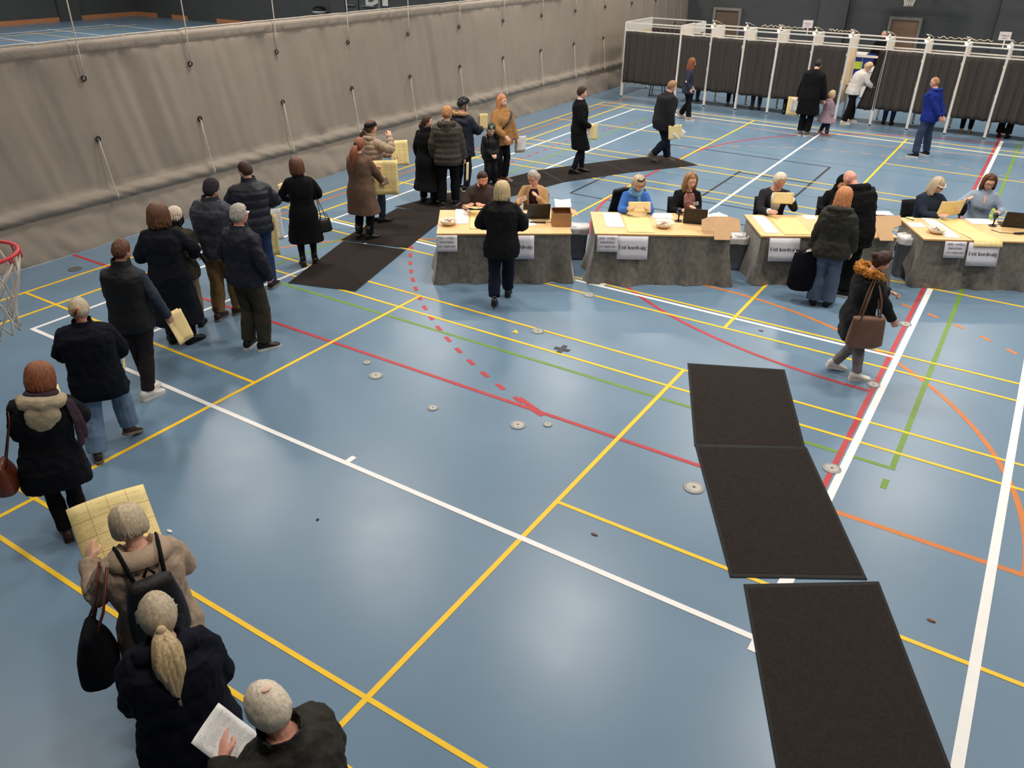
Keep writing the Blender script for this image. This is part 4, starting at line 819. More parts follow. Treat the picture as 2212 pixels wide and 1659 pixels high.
p = Person(None, 1.60, -38, 'person with tied-back dark hair in a long black coat looking back over the shoulder', sex='f', lean=1, head=(-55, 2, 0), fpx=((915, 430), (938, 436)), fyaw=(10, -35), fat=.02)
p.top('coat', BLACK, hem=.30, off=.04, sleeve=.08, cuff=.055, flare=.14, collar=.08); p.trousers(BLACK, hem=.075); p.shoes(BLEATH, boot=.03); p.cap('hair', HAIR['darkbrown'], th=.012, back=-.08, side=-.02, front=.072); p.tail(HAIR['darkbrown'], (0, -.105, -.02), .12, .03, .03); p.brows(HAIR['darkbrown']); p.scarf(BLACK, .03, .085)
p = Person(None, 1.79, -4, 'person with ginger hair seen from behind in a dark olive quilted jacket', lean=1, head=(-22, 4, 0), hr=(.29, .06, .86), nr=(-1, .2, 0), fpx=((955, 440), (985, 436)), fyaw=(14, -14), curl=(.5, .9), fat=.02)
OLIVE = FAB('puffer_olive', (62, 56, 48), rough=.6, spec=.3); p.top('jacket', OLIVE, hem=.78, off=.055, sleeve=.092, cuff=.058, baff=.10, amp=.018, wr=(.016, .014), flare=.1); p.hood(OLIVE, w=.13, fat=.06, drop=.12); p.trousers(BLACK, thigh=.1, knee=.08, hem=.076); p.shoes(SHOEB, SOLEG); p.cap('hair', HAIR['ginger'], th=.020, back=-.06, side=.0, top=.012, rough=.009)
held(p, 'rolled yellow ballot hanging from the hand of the olive jacket', (.325, .12, .60), (.3, 1, 0), (.05, 0, 1), .13, .34, BPLAIN, bend=.02)
p = Person(None, 1.74, -48, 'person in a black bicycle helmet and navy parka with a fur-trimmed hood', lean=2, head=(-20, 6, 0), hl=(.0, .36, 1.12), hr=(.12, .40, 1.16), pr=(.9, -.6, -.4), fpx=((990, 402), (1008, 407)), fyaw=(10, -20), fat=.03)
PARKA = FAB('parka_navy', (26, 30, 44), rough=.65, spec=.3); p.top('jacket', PARKA, hem=.70, off=.055, sleeve=.092, cuff=.06, wr=(.04, .03), baff=.2, amp=.008); p.hood(PARKA, w=.14, fat=.05, fur=FURM); p.trousers(FAB('jeans_ink', (30, 34, 48))); p.shoes(SHOEB, SOLEW); p.cap('knit_hat', FAB('knit_grey', (122, 116, 110), bump=.5), th=.012, front=.04, side=-.04, back=-.08, rough=.002); p.helmet(mat('helmet_black', (24, 24, 26), rough=.35, spec=.5), mat('strap_black', (20, 20, 20)), c2=mat('helmet_rib_dark', (40, 42, 38), rough=.35))
held(p, 'yellow and grey brochure held up beside the bicycle helmet', (.10, .50, 1.29), (.5, .85, 0), (.1, .1, 1), .16, .30, BPLAIN, bend=.02, name='leaflet'); held(p, 'grey printed page of the brochure beside the navy parka', (.04, .46, 1.28), (-.3, .95, 0), (.06, .1, 1), .13, .28, mat('print_grey', (150, 136, 122)), name='leaflet')
p = Person(at(1060, 398), 1.13, 200, 'small child in a green helmet and glasses with a black snowsuit', sex='m', lean=2, head=(-14, 4, 0), hl=(-.08, .27, .98), hr=(.06, .28, .98), fat=.05, L=(-.12, 0), R=(.12, .02), hs=.93)
SNOW = FAB('snowsuit_black', (22, 23, 29), rough=.6, spec=.3); p.top('snowsuit_top', SNOW, hem=.80, off=.05, sleeve=.085, cuff=.06, wr=(.03, .03)); p.trousers(SNOW, thigh=.115, knee=.095, hem=.08, name='snow_trousers', wr=(.03, .03)); p.shoes(SHOEB, boot=.08); p.hood(SNOW, w=.13, fat=.045, fur=FURM); p.glasses(); p.helmet(mat('helmet_green', (38, 62, 50), rough=.3, spec=.5), mat('strap_black', (20, 20, 20)), vents=False)
b = MB(); ring_mb(p.HM @ V((0, .098, .098)), .020, .006, 'Y', mb=b); b.build('helmet_emblem', mat('emblem_white', (220, 222, 220)), p.o, True)
backpack('black school backpack on the small child in the green helmet', p, (.0, -.24, 1.15), .30, .16, .38, BLACK, BLACK)
p = Person(None, 1.695, 216, 'person with long red hair in a tan jacket with a dark crossbody strap', sex='f', lean=-1, head=(14, 2, 0), hl=(-.26, .16, .88), hr=(.12, .28, 1.0), pr=(1, -.2, -.5), pl=(-.6, -.7, 0), fpx=((1090, 384), (1076, 386)), fyaw=(24, -10), curl=(.9, .25), fat=.03)
p.top('jacket', FAB('jacket_tan', (166, 122, 76), var=.06), hem=.78, off=.05, sleeve=.09, cuff=.06, flare=.12, collar=.06, wr=(.04, .03)); p.trousers(FAB('jeans_black', (22, 23, 28)), hem=.066); p.shoes(mat('shoe_bronze', (124, 82, 66), rough=.4), SOLEW); p.cap('hair', HAIR['red'], th=.018, front=.075); p.strands(HAIR['red'], -.30, 84, 60, .018, .012, wob=.02, z_front=-.22); p.brows(HAIR['lightbrown'])
p.strap([(-60, 1.45, .06), (-35, 1.40, .075), (-15, 1.33, .075), (5, 1.25, .075), (30, 1.13, .075), (60, 1.02, .075), (95, .93, .075)], BLEATH, .022, 'crossbody_strap')
held(p, 'white and yellow papers at the hip of the person in the tan jacket', (-.37, .20, .78), (1, -.3, 0), (0, 0, 1), .22, .30, WPAPER, bend=.02); held(p, 'yellow sheet under the white papers beside the tan jacket', (-.36, .17, .72), (1, -.3, 0), (0, 0, 1), .22, .26, BPLAIN, bend=.02)
# ---- walking to and from the booths
p = Person(None, 1.77, -78, 'person with slicked dark hair in a long black overcoat walking on the mat', lean=-1, head=(-4, 4, 0), hr=(.21, .18, 1.0), hl=(-.2, .2, .92), fpx=((1256, 366), (1238, 370)), fyaw=(4, -4), heel=(0, .15))
p.top('overcoat', BLACK, hem=.52, off=.038, sleeve=.074, cuff=.055, flare=.08, collar=.03); p.trousers(FAB('trousers_ink', (24, 26, 32))); p.shoes(BLEATH); p.cap('hair', HAIR['darkbrown'], th=.016, back=-.055, side=-.01, top=.008, rough=.003); p.brows(HAIR['darkbrown']); b = MB(); b.tube([p.nb+V((.066*math.cos(a), .062*math.sin(a)+.01, .02-.02*math.sin(a))) for a in (2*PI*i/16 for i in range(17))], .012, 6); b.build('shirt_collar', mat('shirt_white', (225, 222, 218)), p.o, True)
held(p, 'folded yellow ballot under the arm of the long black overcoat', (.24, .25, .90), (.3, 1, 0), (0, .1, 1), .16, .30, BPLAIN, bend=.02)
p = Person(None, 1.77, -62, 'person with brown hair in a dark jacket carrying yellow and white sheets on the mat', lean=9, head=(-6, 4, 0), hr=(.27, .06, .84), hl=(-.26, .0, .86), nr=(-1, .2, 0), fpx=((1441, 343), (1409, 345)), fyaw=(0, 0), heel=(.0, .75), curl=(.5, 1.0), fat=.04)
p.top('jacket', FAB('jacket_charcoal', (38, 37, 40)), hem=.74, off=.045, sleeve=.085, cuff=.06, flare=.05); p.trousers(FAB('jeans_deep', (24, 30, 46)), thigh=.105, knee=.08, hem=.07); p.shoes(mat('shoe_taupe', (96, 86, 74)), SOLEG); p.cap('hair', HAIR['lightbrown'], th=.016, back=-.06, side=-.02); p.brows(HAIR['brown'])
held(p, 'folded yellow ballot carried by the person in the dark jacket on the far mat', (.34, .12, .72), (.2, 1, .1), (0, 0, 1), .30, .30, BPLAIN, bend=.02); held(p, 'white sheet slanting over the ballot carried on the far mat', (.36, .22, .69), (.2, .8, -.6), (0, .5, .8), .22, .22, WPAPER, name='voting_notice')
p = Person(None, 1.63, -82, 'person with long auburn hair in a blue-grey top walking past the first booths', sex='f', lean=2, head=(4, 4, 0), hr=(.20, .04, .88), hl=(-.2, .12, .9), fpx=((1487, 256), (1470, 250)), fyaw=(0, 0), heel=(0, .3))
p.top('top', FAB('top_bluegrey', (52, 54, 70)), hem=.80, off=.02, sleeve=.06, cuff=.045); p.trousers(BLACK, knee=.075, hem=.085); p.shoes(mat('shoe_sand', (168, 150, 132)), SOLEW); p.cap('hair', HAIR['auburn'], th=.018); p.strands(HAIR['auburn'], -.22, 62, 50, .017, .01)
p = Person(None, 1.86, -16, 'tall person in a long black coat leading a child by the hand to the booths', lean=6, side=3, head=(6, 12, 0), hr=(.34, .10, .80), hl=(-.29, .06, .84), nl=(1, 0, 0), fpx=((1728, 286), (1742, 288)), fyaw=(10, -10), curl=(.9, .9), fat=.02)
p.top('overcoat', BLACK, hem=.50, off=.05, sleeve=.085, cuff=.06, flare=.1); p.trousers(BLACK, hem=.075); p.shoes(mat('shoe_taupe', (96, 86, 74)), SOLEW); p.cap('hair', HAIR['black'], th=.008, back=-.07, side=-.01, rough=.002)
held(p, 'yellow and white ballot papers in the hand of the tall person in black', (-.40, .14, .62), (1, .2, 0), (.05, 0, 1), .30, .46, BPLAIN, bend=.02); held(p, 'curled white sheet among the ballots of the tall person in black', (-.35, .10, .66), (1, .3, 0), (.05, 0, 1), .18, .32, WPLAIN, bend=.04, name='voting_notice')
p = Person(None, 1.03, -62, 'toddler in a lilac coat holding the hand of the tall person in black', sex='f', lean=3, head=(0, 0, 0), hl=(-.28, .10, 1.36), hr=(.26, .12, .84), fpx=((1771, 286), (1785, 291)), fat=.05, hs=.92, heel=(.3, 0))
p.top('coat', FAB('coat_lilac', (150, 126, 136)), hem=.56, off=.05, sleeve=.085, cuff=.06, flare=.3); p.trousers(FAB('tights_ink', (34, 38, 56)), thigh=.09, knee=.07, hem=.06, name='tights'); p.shoes(mat('boot_pink', (158, 104, 98)), boot=.08); p.cap('hair', HAIR['blonde'], th=.014); p.hood(FAB('coat_lilac', (0, 0, 0)), w=.12, fat=.04)
p = Person(None, 1.64, -68, 'person with curly blonde hair in a white sweater bending into the open booth', sex='f', lean=24, head=(0, 12, 0), hl=(-.05, .50, 1.06), hr=(.14, .52, 1.02), pl=(-.8, 0, -.8), pr=(.8, 0, -.8), fpx=((1838, 260), (1822, 264)), fyaw=(0, -10), fat=.03)
p.top('sweater', FAB('sweater_white', (214, 208, 202)), hem=.84, off=.03, sleeve=.078, cuff=.05); p.trousers(BLACK, thigh=.1, knee=.075, hem=.075); p.shoes(mat('shoe_cream', (214, 204, 186)), SOLEW); p.cap('hair', HAIR['blonde'], th=.03, rough=.012, fr=14, back=-.07)
p = Person(None, 1.76, 62, 'balding person in a royal blue hoodie with hands behind the back', lean=6, head=(14, 2, 0), hl=(-.05, -.27, .93), hr=(.07, -.28, .92), pl=(-1, -.1, 0), pr=(1, -.1, 0), fpx=((1976, 334), (2000, 330)), fyaw=(12, -12), fat=.02, skin='pink')
ROYAL = FAB('hoodie_royal', (28, 46, 122)); p.top('hoodie', ROYAL, hem=.80, off=.032, sleeve=.075, cuff=.048); p.hood(ROYAL, w=.12, fat=.04, drop=.2); p.trousers(FAB('jeans_worn', (52, 64, 88), var=.25, scale=5), thigh=.1, knee=.08, hem=.076); p.shoes(SHOEB, SOLEW); p.cap('hair', HAIR['lightbrown'], th=.008, front=.16, side=.03, back=-.06, rough=.002); p.glasses()
p = Person(at(1912, 68, 1.80), 1.84, 165, 'balding grey-haired person in black standing behind the booths', lean=2, head=(10, 10, 0), skin='pink')
p.top('jacket', BLACK, hem=.8, off=.03); p.trousers(BLACK); p.shoes(SHOEB); p.cap('hair', HAIR['grey'], th=.008, front=.10, side=.02, back=-.06)
# ---- voters inside the booths: only their lower legs show under the curtains
LEGS = [(1492, 221, 'person in tall black boots inside the second booth', BLACK, BLEATH, .25, 'f'), (1572, 232, 'person in black trousers and taupe trainers inside the third booth', BLACK, mat('shoe_taupe', (96, 86, 74)), 0, 'm'),
        (1625, 240, 'person in brown shoes inside the fourth booth', FAB('trousers_grey', (56, 54, 56)), SHOEBR, 0, 'm'), (1694, 250, 'person in black boots inside the fifth booth', BLACK, BLEATH, .2, 'f'),
        (1912, 272, 'person in blue jeans and black shoes inside the booth beside the open one', FAB('jeans_blue', (38, 56, 92)), SHOEB, .02, 'm'), (2081, 291, 'person in striped black track trousers inside the booth right of the blue hoodie', BLACK, mat('shoe_tan', (140, 116, 92)), 0, 'm'), (2163, 301, 'person in wide black trousers inside the rightmost booth', BLACK, SHOEB, 0, 'f')]
for i, (u, v, lb, tm, sm, bt, sx) in enumerate(LEGS):
    p = Person(at(u, v)+V((0, .26, 0)), 1.70, -10+7*(i % 3), lb, sex=sx, lean=10, head=(0, 20, 0), hl=(-.12, .4, 1.05), hr=(.12, .4, 1.05), detail=.8)
    p.top('jacket', (BLACK, NAVY, OLIVE)[i % 3], hem=.8, off=.03); p.trousers(tm, hem=.06 if i < 6 else .1); p.shoes(sm, boot=bt); p.cap('hair', HAIR[('brown', 'blonde', 'grey', 'darkbrown')[i % 4]])
# ---- visitors at the desks
p = Person(None, 1.685, -4, 'person with blonde bob in a black jacket standing at the first desk', sex='f', lean=2, head=(0, 12, 0), hl=(-.20, .26, 1.04), hr=(.20, .26, 1.04), pl=(-1, -.5, -.4), pr=(1, -.5, -.4), fpx=((1068, 656), (1097, 630)), fyaw=(2, -2), heel=(.35, .0), fat=.035)
p.top('jacket', FAB('jacket_black_wool', (26, 26, 27)), hem=.74, off=.045, sleeve=.085, cuff=.06, collar=.09, flare=.12, wr=(.035, .03)); p.trousers(FAB('trousers_navy', (24, 28, 44)), thigh=.1, knee=.078, hem=.072, low=.1); p.shoes(BLEATH); p.cap('hair', HAIR['blonde'], th=.02); p.strands(HAIR['blonde'], -.12, 55, 64, .017, .014, wob=.014)
p = Person(None, 1.63, -2, 'person with copper hair in a dark olive jacket and flared jeans at the third desk', sex='f', lean=3, head=(-14, 10, 0), hl=(-.27, .02, .86), hr=(.27, .06, .87), fpx=((1757, 648), (1787, 652)), fyaw=(10, -12), curl=(1.2, .5), fat=.03)
p.top('jacket', FAB('jacket_olive_dark', (42, 41, 34), spec=.3, rough=.65), hem=.78, off=.05, sleeve=.085, cuff=.058, baff=.14, amp=.008, wr=(.035, .03)); p.hood(FAB('jacket_olive_dark', (0, 0, 0)), w=.15, fat=.05, drop=.1); p.trousers(FAB('jeans_washed', (88, 101, 124), var=.25, scale=5), thigh=.098, knee=.085, hem=.105, low=-.02); p.shoes(SHOEB); p.cap('hair', HAIR['red'], th=.02); p.strands(HAIR['red'], -.20, 52, 60, .018, .012, wob=.02, curl=.006)
o, mx = bag('shopping_bag', 'black soft holdall held beside the flared jeans', p, (-.33, -.02, .50), .36, .22, .56, FAB('bag_black', (16, 17, 24)), taper=.8, rz=10, handles=[[(-.42, -.02, .74), (-.34, 0, .84), (-.24, -.02, .74)]], sag=.08); held(p, 'white folded sheet tucked in the top of the black holdall', (-.34, -.02, .80), (1, .1, .25), (0, 1, 0), .28, .10, WPLAIN, bend=.02, name='paper_sheet')
p = Person(None, 1.80, 22, 'bald person in a black hooded sweatshirt bending over the third desk', lean=17, side=-8, head=(28, 26, 0), hl=(-.12, .36, 1.0), hr=(.18, .34, .98), fpx=((1806, 618), (1822, 632)), fyaw=(30, 60), fat=.05, skin='pink')
HOODB = FAB('hoodie_black', (20, 20, 21)); p.top('hoodie', HOODB, hem=.74, off=.05, sleeve=.09, cuff=.058, wr=(.035, .03)); p.hood(HOODB, w=.14, fat=.055, drop=.1); p.trousers(BLACK, thigh=.105, knee=.085, hem=.075); p.shoes(SHOEB, SOLEW)
for z0 in (.62, .70, .78):
    q = p.hip[1].lerp(p.kne[1], (.9-z0)*1.6); MB().tube([q+V((.10, -.03, .03)), q+V((.108, 0, 0)), q+V((.10, .03, .03))], .011, 6).build('chevron', mat('print_white', (226, 226, 224)), p.o, True)
p = Person(None, 1.56, -66, 'person in a black parka with amber fur hood striding right past the desks', sex='f', lean=6, head=(-4, 18, 0), hl=(-.20, .42, 1.10), hr=(.22, .36, .86), pl=(-.7, -.5, -.4), pr=(.7, -.8, 0), fpx=((1850, 812), (1802, 790)), fyaw=(0, 0), heel=(0, .25), curl=(1.1, .7), fat=.02)
PBLK = FAB('parka_ink', (22, 21, 23), rough=.65, spec=.3); p.top('parka', PBLK, hem=.58, off=.05, sleeve=.085, cuff=.058, flare=.1, wr=(.04, .03)); p.hood(PBLK, w=.15, fat=.05, fur=FURO, fr=1.55); p.trousers(FAB('leggings_grey', (128, 122, 122)), thigh=.085, knee=.068, hem=.055, name='leggings'); p.shoes(SHOEW, SOLEW, chunky=1.12); p.cap('hair', HAIR['darkbrown'], th=.016, back=-.09, side=-.03); p.brows(HAIR['darkbrown']); b = MB(); b.ell(p.HM @ V((0, -.11, .03)), .04, .04, .04, 12, 8, p.HR); b.build('hair_bun', HAIR['darkbrown'], p.o, True)
bag('tote_bag', 'brown leather tote bag on the shoulder of the black parka', p, (.36, -.02, .80), .40, .15, .36, mat('leather_taupe', (118, 88, 72), rough=.45, var=.12, scale=5, spec=.4), taper=.86, rz=88, handles=[[(.33, -.14, .96), (.27, -.08, 1.25), (.18, .0, 1.47), (.22, .08, 1.25), (.34, .10, .96)], [(.40, -.14, .96), (.31, -.06, 1.25), (.20, .02, 1.48), (.30, .1, 1.2), (.40, .10, .96)]], hm=mat('leather_taupe', (118, 88, 72)), hr=.013)
# ---- election staff sitting behind the four desks
def seat(u, v, z, dy, yaw, label, **k):
    h = at(u, v, z); y = math.radians(yaw); pos = h-V((-math.sin(y), math.cos(y), 0))*dy
    return Person((pos.x, pos.y), k.pop('H', 1.70), 0, label, yaw=yaw, seated=True, **{**dict(lean=10), **k})
TAGW = None
p = seat(1040, 370, 1.30, .13, 214, 'bearded person in a dark T-shirt seated at the first desk', H=1.74, head=(24, 10, 0), hl=(-.02, .44, .86), hr=(.20, .44, .86), pl=(-.5, -.4, -.9), pr=(.5, -.4, -.9), lean=13, skin='pink', fat=.03)
p.top('t_shirt', FAB('tee_brown', (64, 54, 52)), hem=.86, off=.022, sleeve=.068, cuff=.066, collar=.02, to=.40); p.trousers(BLACK); p.shoes(SHOEB); p.cap('hair', HAIR['darkbrown'], th=.010, back=-.07, side=.01, rough=.003); p.beard(HAIR['darkbrown']); p.brows(HAIR['darkbrown']); p.name_tag(-.10, 1.24, .036)
held(p, 'yellow ballot and white slip in the hands of the bearded person', (.12, .54, .86), (1, .2, .1), (0, 1, .15), .24, .20, BPLAIN, bend=.015)
p = seat(1155, 368, 1.30, .12, 206, 'person in glasses and a camel blazer seated at the first desk', sex='f', H=1.70, head=(-26, 14, 0), hl=(-.08, .28, .94), hr=(.20, .36, .90), pl=(-.5, -.4, -.9), pr=(.5, -.4, -.9), lean=8)
p.top('blazer', FAB('blazer_camel', (186, 148, 106), var=.05), hem=.86, off=.03, sleeve=.07, cuff=.05, collar=0, neck=1.452); p.front_panel(FAB('shirt_plum', (48, 30, 34)), 16, 26, off=.044); p.lapels(FAB('blazer_camel', (0, 0, 0)), off=.050, wb=16, wt=26); p.trousers(BLACK); p.shoes(SHOEB); p.cap('hair', HAIR['grey'], th=.014, side=-.03, back=-.085); p.tail(HAIR['blonde'], (0, -.112, .01), .14, .035, .05); p.glasses(); p.brows(HAIR['grey']); p.name_tag(-.115, 1.31, .045, .25)
held(p, 'white slip in the hand of the person in the camel blazer', (.17, .44, .95), (1, .3, -.4), (0, .6, .8), .16, .12, WPLAIN, name='paper_slip')
p = seat(1378, 383, 1.26, .12, 214, 'person in glasses, blue sweater and pale blue scarf at the second desk', sex='f', H=1.66, head=(20, 14, 0), hl=(-.17, .42, .90), hr=(.17, .42, .90), pl=(-.5, -.4, -.9), pr=(.5, -.4, -.9), lean=10, curl=(.8, .8))
p.top('sweater', FAB('sweater_blue', (66, 112, 190)), hem=.86, off=.03, sleeve=.074, cuff=.05, collar=.02); p.scarf(FAB('scarf_paleblue', (116, 164, 206)), .034, .08, [[(-.03, .09, -.02), (-.04, .14, -.10), (-.05, .15, -.22)]]); p.trousers(BLACK); p.shoes(SHOEB); p.cap('hair', HAIR['ashblonde'], th=.018, side=-.03); p.strands(HAIR['ashblonde'], -.06, 66, 44, .015, .010, inw=.01); p.band(mat('headband_black', (16, 15, 17)), .085, .10, .020, tilt=-.0); p.glasses(); p.brows(HAIR['lightbrown']); p.name_tag(-.115, 1.29, .044, .5)
held(p, 'folded yellow ballot held up by the person in the blue sweater', (0, .50, .95), (-1, 0, 0), (0, -.35, 1), .34, .16, BPLAIN)
p = seat(1493, 376, 1.30, .11, 216, 'person with long light brown hair in a black cardigan at the second desk', sex='f', H=1.70, head=(10, 8, 0), hl=(-.05, .36, .86), hr=(.16, .40, .84), pl=(-.5, -.4, -.9), pr=(.5, -.4, -.9), lean=8)
p.top('cardigan', FAB('cardigan_black', (22, 22, 24)), hem=.86, off=.03, sleeve=.07, cuff=.05, collar=0, neck=1.452); p.front_panel(FAB('blouse_floral', (120, 78, 70), c2=(176, 124, 112), scale=26), 16, 30, off=.046, name='blouse_front'); p.trousers(BLACK); p.shoes(SHOEB); p.cap('hair', HAIR['lightbrown'], th=.016, front=.082); p.strands(HAIR['lightbrown'], -.22, 72, 60, .017, .012, wob=.016, z_front=-.17); p.brows(HAIR['lightbrown']); p.name_tag(-.105, 1.31, .046, .35)
p = seat(1683, 377, 1.30, .12, 208, 'white-haired person in a dark suit holding a ballot at the third desk', H=1.76, head=(34, 10, 0), hl=(-.20, .34, .98), hr=(.13, .48, .82), pl=(-.5, -.4, -.9), pr=(.6, -.4, -.9), lean=10, skin='pink', curl=(.4, .7))
SUIT = FAB('suit_charcoal', (42, 41, 44)); p.top('suit_jacket', SUIT, hem=.86, off=.03, sleeve=.074, cuff=.052, collar=0, neck=1.46, to=.93); p.front_panel(mat('shirt_white', (225, 222, 218), rough=.8), 13, 26, off=.044); p.lapels(SUIT, off=.050, wb=13, wt=26); p.trousers(SUIT); p.shoes(SHOEB); p.cap('hair', HAIR['white'], th=.018, side=-.02, back=-.06, rough=.008, top=.006); p.brows(HAIR['grey'])
for q in (-1, 1): MB().tube([p.elb[q].lerp(p.wri[q], .86), p.elb[q].lerp(p.wri[q], 1.0)], [.045, .043], 10).build('shirt_cuff', mat('shirt_white', (225, 222, 218)), p.o, True)
held(p, 'yellow ballot held up by the white-haired person in the dark suit', (-.04, .44, 1.02), (-1, 0, 0), (.03, -.2, 1), .30, .17, BPLAIN, bend=.012)
p = seat(1822, 377, 1.30, .11, 204, 'person with a black head covering behind the bald visitor at the third desk', sex='f', H=1.70, head=(6, 12, 0), hl=(-.1, .36, .86), hr=(.16, .40, .84), lean=10)
p.top('jacket', BLACK, hem=.86, off=.035); p.trousers(BLACK); p.shoes(SHOEB); p.cap('head_covering', BLACK, th=.02, front=.06, side=-.05, back=-.09, rough=.002); p.scarf(BLACK, .035, .075); p.brows(HAIR['black'])
p = seat(2025, 386, 1.28, .12, 216, 'person with ash hair and a white clip in a navy smock at the fourth desk', sex='f', H=1.68, head=(34, 10, 0), hl=(-.26, .40, .90), hr=(.02, .46, .84), pl=(-.6, -.3, -.9), pr=(.5, -.4, -.9), lean=11)
p.top('smock', FAB('smock_navy', (42, 50, 66), var=.15), hem=.86, off=.034, sleeve=.08, cuff=.055, collar=.02); p.trousers(BLACK); p.shoes(SHOEB); p.cap('hair', HAIR['ashblonde'], th=.016); p.strands(HAIR['ashblonde'], -.17, 74, 54, .017, .010, z_front=-.14); p.glasses(); p.brows(HAIR['lightbrown']); p.name_tag(.07, 1.22, .046); p.band(mat('clip_white', (222, 214, 206), rough=.4), .05, .066, .022, 'hair_band', tilt=-.03)
held(p, 'large yellow ballot held over the fourth desk', (-.14, .50, .96), (-1, -.1, .05), (.0, .30, 1), .40, .26, BPLAIN, bend=-.025)
p = seat(2140, 381, 1.28, .11, 196, 'person with brown bob and glasses in a pale blue shirt at the fourth desk', sex='f', H=1.68, head=(2, 8, 0), hl=(-.22, .34, .82), hr=(.30, .30, .97), pl=(-.7, -.3, -.8), pr=(.7, -.3, -.9), lean=9)
PBL = FAB('shirt_paleblue', (158, 172, 192), var=.06); p.top('shirt', PBL, hem=.86, off=.034, sleeve=.074, cuff=.055, collar=.05); p.trousers(BLACK); p.shoes(SHOEB); p.cap('hair', HAIR['brown'], th=.02, front=.08); p.strands(HAIR['brown'], -.13, 72, 56, .018, .014, z_front=-.10); p.glasses(); p.brows(HAIR['brown']); p.front_panel(SKIN['fair'], 1, 9, 1.30, 1.46, .032, 'open_collar')
MB().box(V((-.08, .16, .80)), (.07, .01, .05)).build('breast_pocket', PBL, p.o)
# ================================================================ floor mats
MATM = mat('mat_charcoal', (50, 45, 43), rough=.95, var=.16, scale=40, bump=.6, bscale=160, spec=.1); RIM = mat('mat_rubber', (25, 25, 26), rough=.7)
def floor_mat_obj(label, q, z=.009, group=None):
    q = [V((a, b, 0)) for a, b in q]; c = sum(q, V())/4; t = thing('floor_mat', label, 'mat', c, 0, group); q = [a-c for a in q]
    inn = [a*(1-.05/max(a.length, .1)) for a in q]
    MB().loft([[a for a in q], [a+V((0, 0, z*.7)) for a in q], [a*.985+V((0, 0, z)) for a in q], [a+V((0, 0, z*.95)) for a in inn]], True).build('rubber_edge', RIM, t)
    G = [[inn[0].lerp(inn[1], j/14).lerp(inn[3].lerp(inn[2], j/14), i/22)+V((0, 0, z+.0015+.0012*NZ.noise(V((i*.7+c.x, j*.7, c.y))))) for j in range(15)] for i in range(23)]
    b = MB(); b.grid(G[::-1]); b.uv = {}; b.build('pile', MATM, t, True)
A = lambda u, v: tuple(at(u, v))[:2]
floor_mat_obj('dark charcoal mat farthest from the camera in the front right row of three', [A(1500, 964), A(1740, 970), A(1695, 799), A(1485, 785)])
floor_mat_obj('long dark charcoal mat in the middle of the front right row of three', [A(1577, 1248), A(1873, 1253), A(1742, 967), A(1501, 962)], .012)
m3 = [V(A(1606, 1263)), V(A(1898, 1257))]; dv = (V((-1.11, 5.07))-V((-2.06, 6.74))); dv = V((.82, -1.72)); 
floor_mat_obj('dark charcoal mat nearest the camera at the bottom right of the frame', [tuple(m3[0]+dv*1.05), tuple(m3[1]+dv*1.05), tuple(m3[1]), tuple(m3[0])], .010)
floor_mat_obj('dark mat at the near end of the long mat path beside the first desk', [A(622, 612), A(768, 630), A(877, 540), A(742, 521)])
floor_mat_obj('second dark mat of the path, under the brown coat and the cream jacket', [A(736, 519), A(880, 537), (-8.66, 11.5), A(858, 450)], .011)
u0, u1 = V(A(853, 447)), V(A(1167, 367)); l0, l1 = V((-8.70, 11.42)), V(A(1217, 394))
floor_mat_obj('third dark mat of the path, under the olive quilted jacket', [tuple(u0), tuple(l0), tuple(l0.lerp(l1, .5)), tuple(u0.lerp(u1, .5))], .009)
floor_mat_obj('fourth dark mat of the path, behind the first desk under the tan jacket', [tuple(u0.lerp(u1, .5)), tuple(l0.lerp(l1, .5)), tuple(l1), tuple(u1)], .011)
floor_mat_obj('fifth dark mat of the path, under the long black overcoat', [A(1167, 367), A(1217, 394), A(1360, 373), A(1298, 350)], .009)
floor_mat_obj('dark mat at the far tip of the path under the walker with yellow papers', [A(1298, 350), A(1360, 373), A(1508, 357), A(1438, 335)], .011)
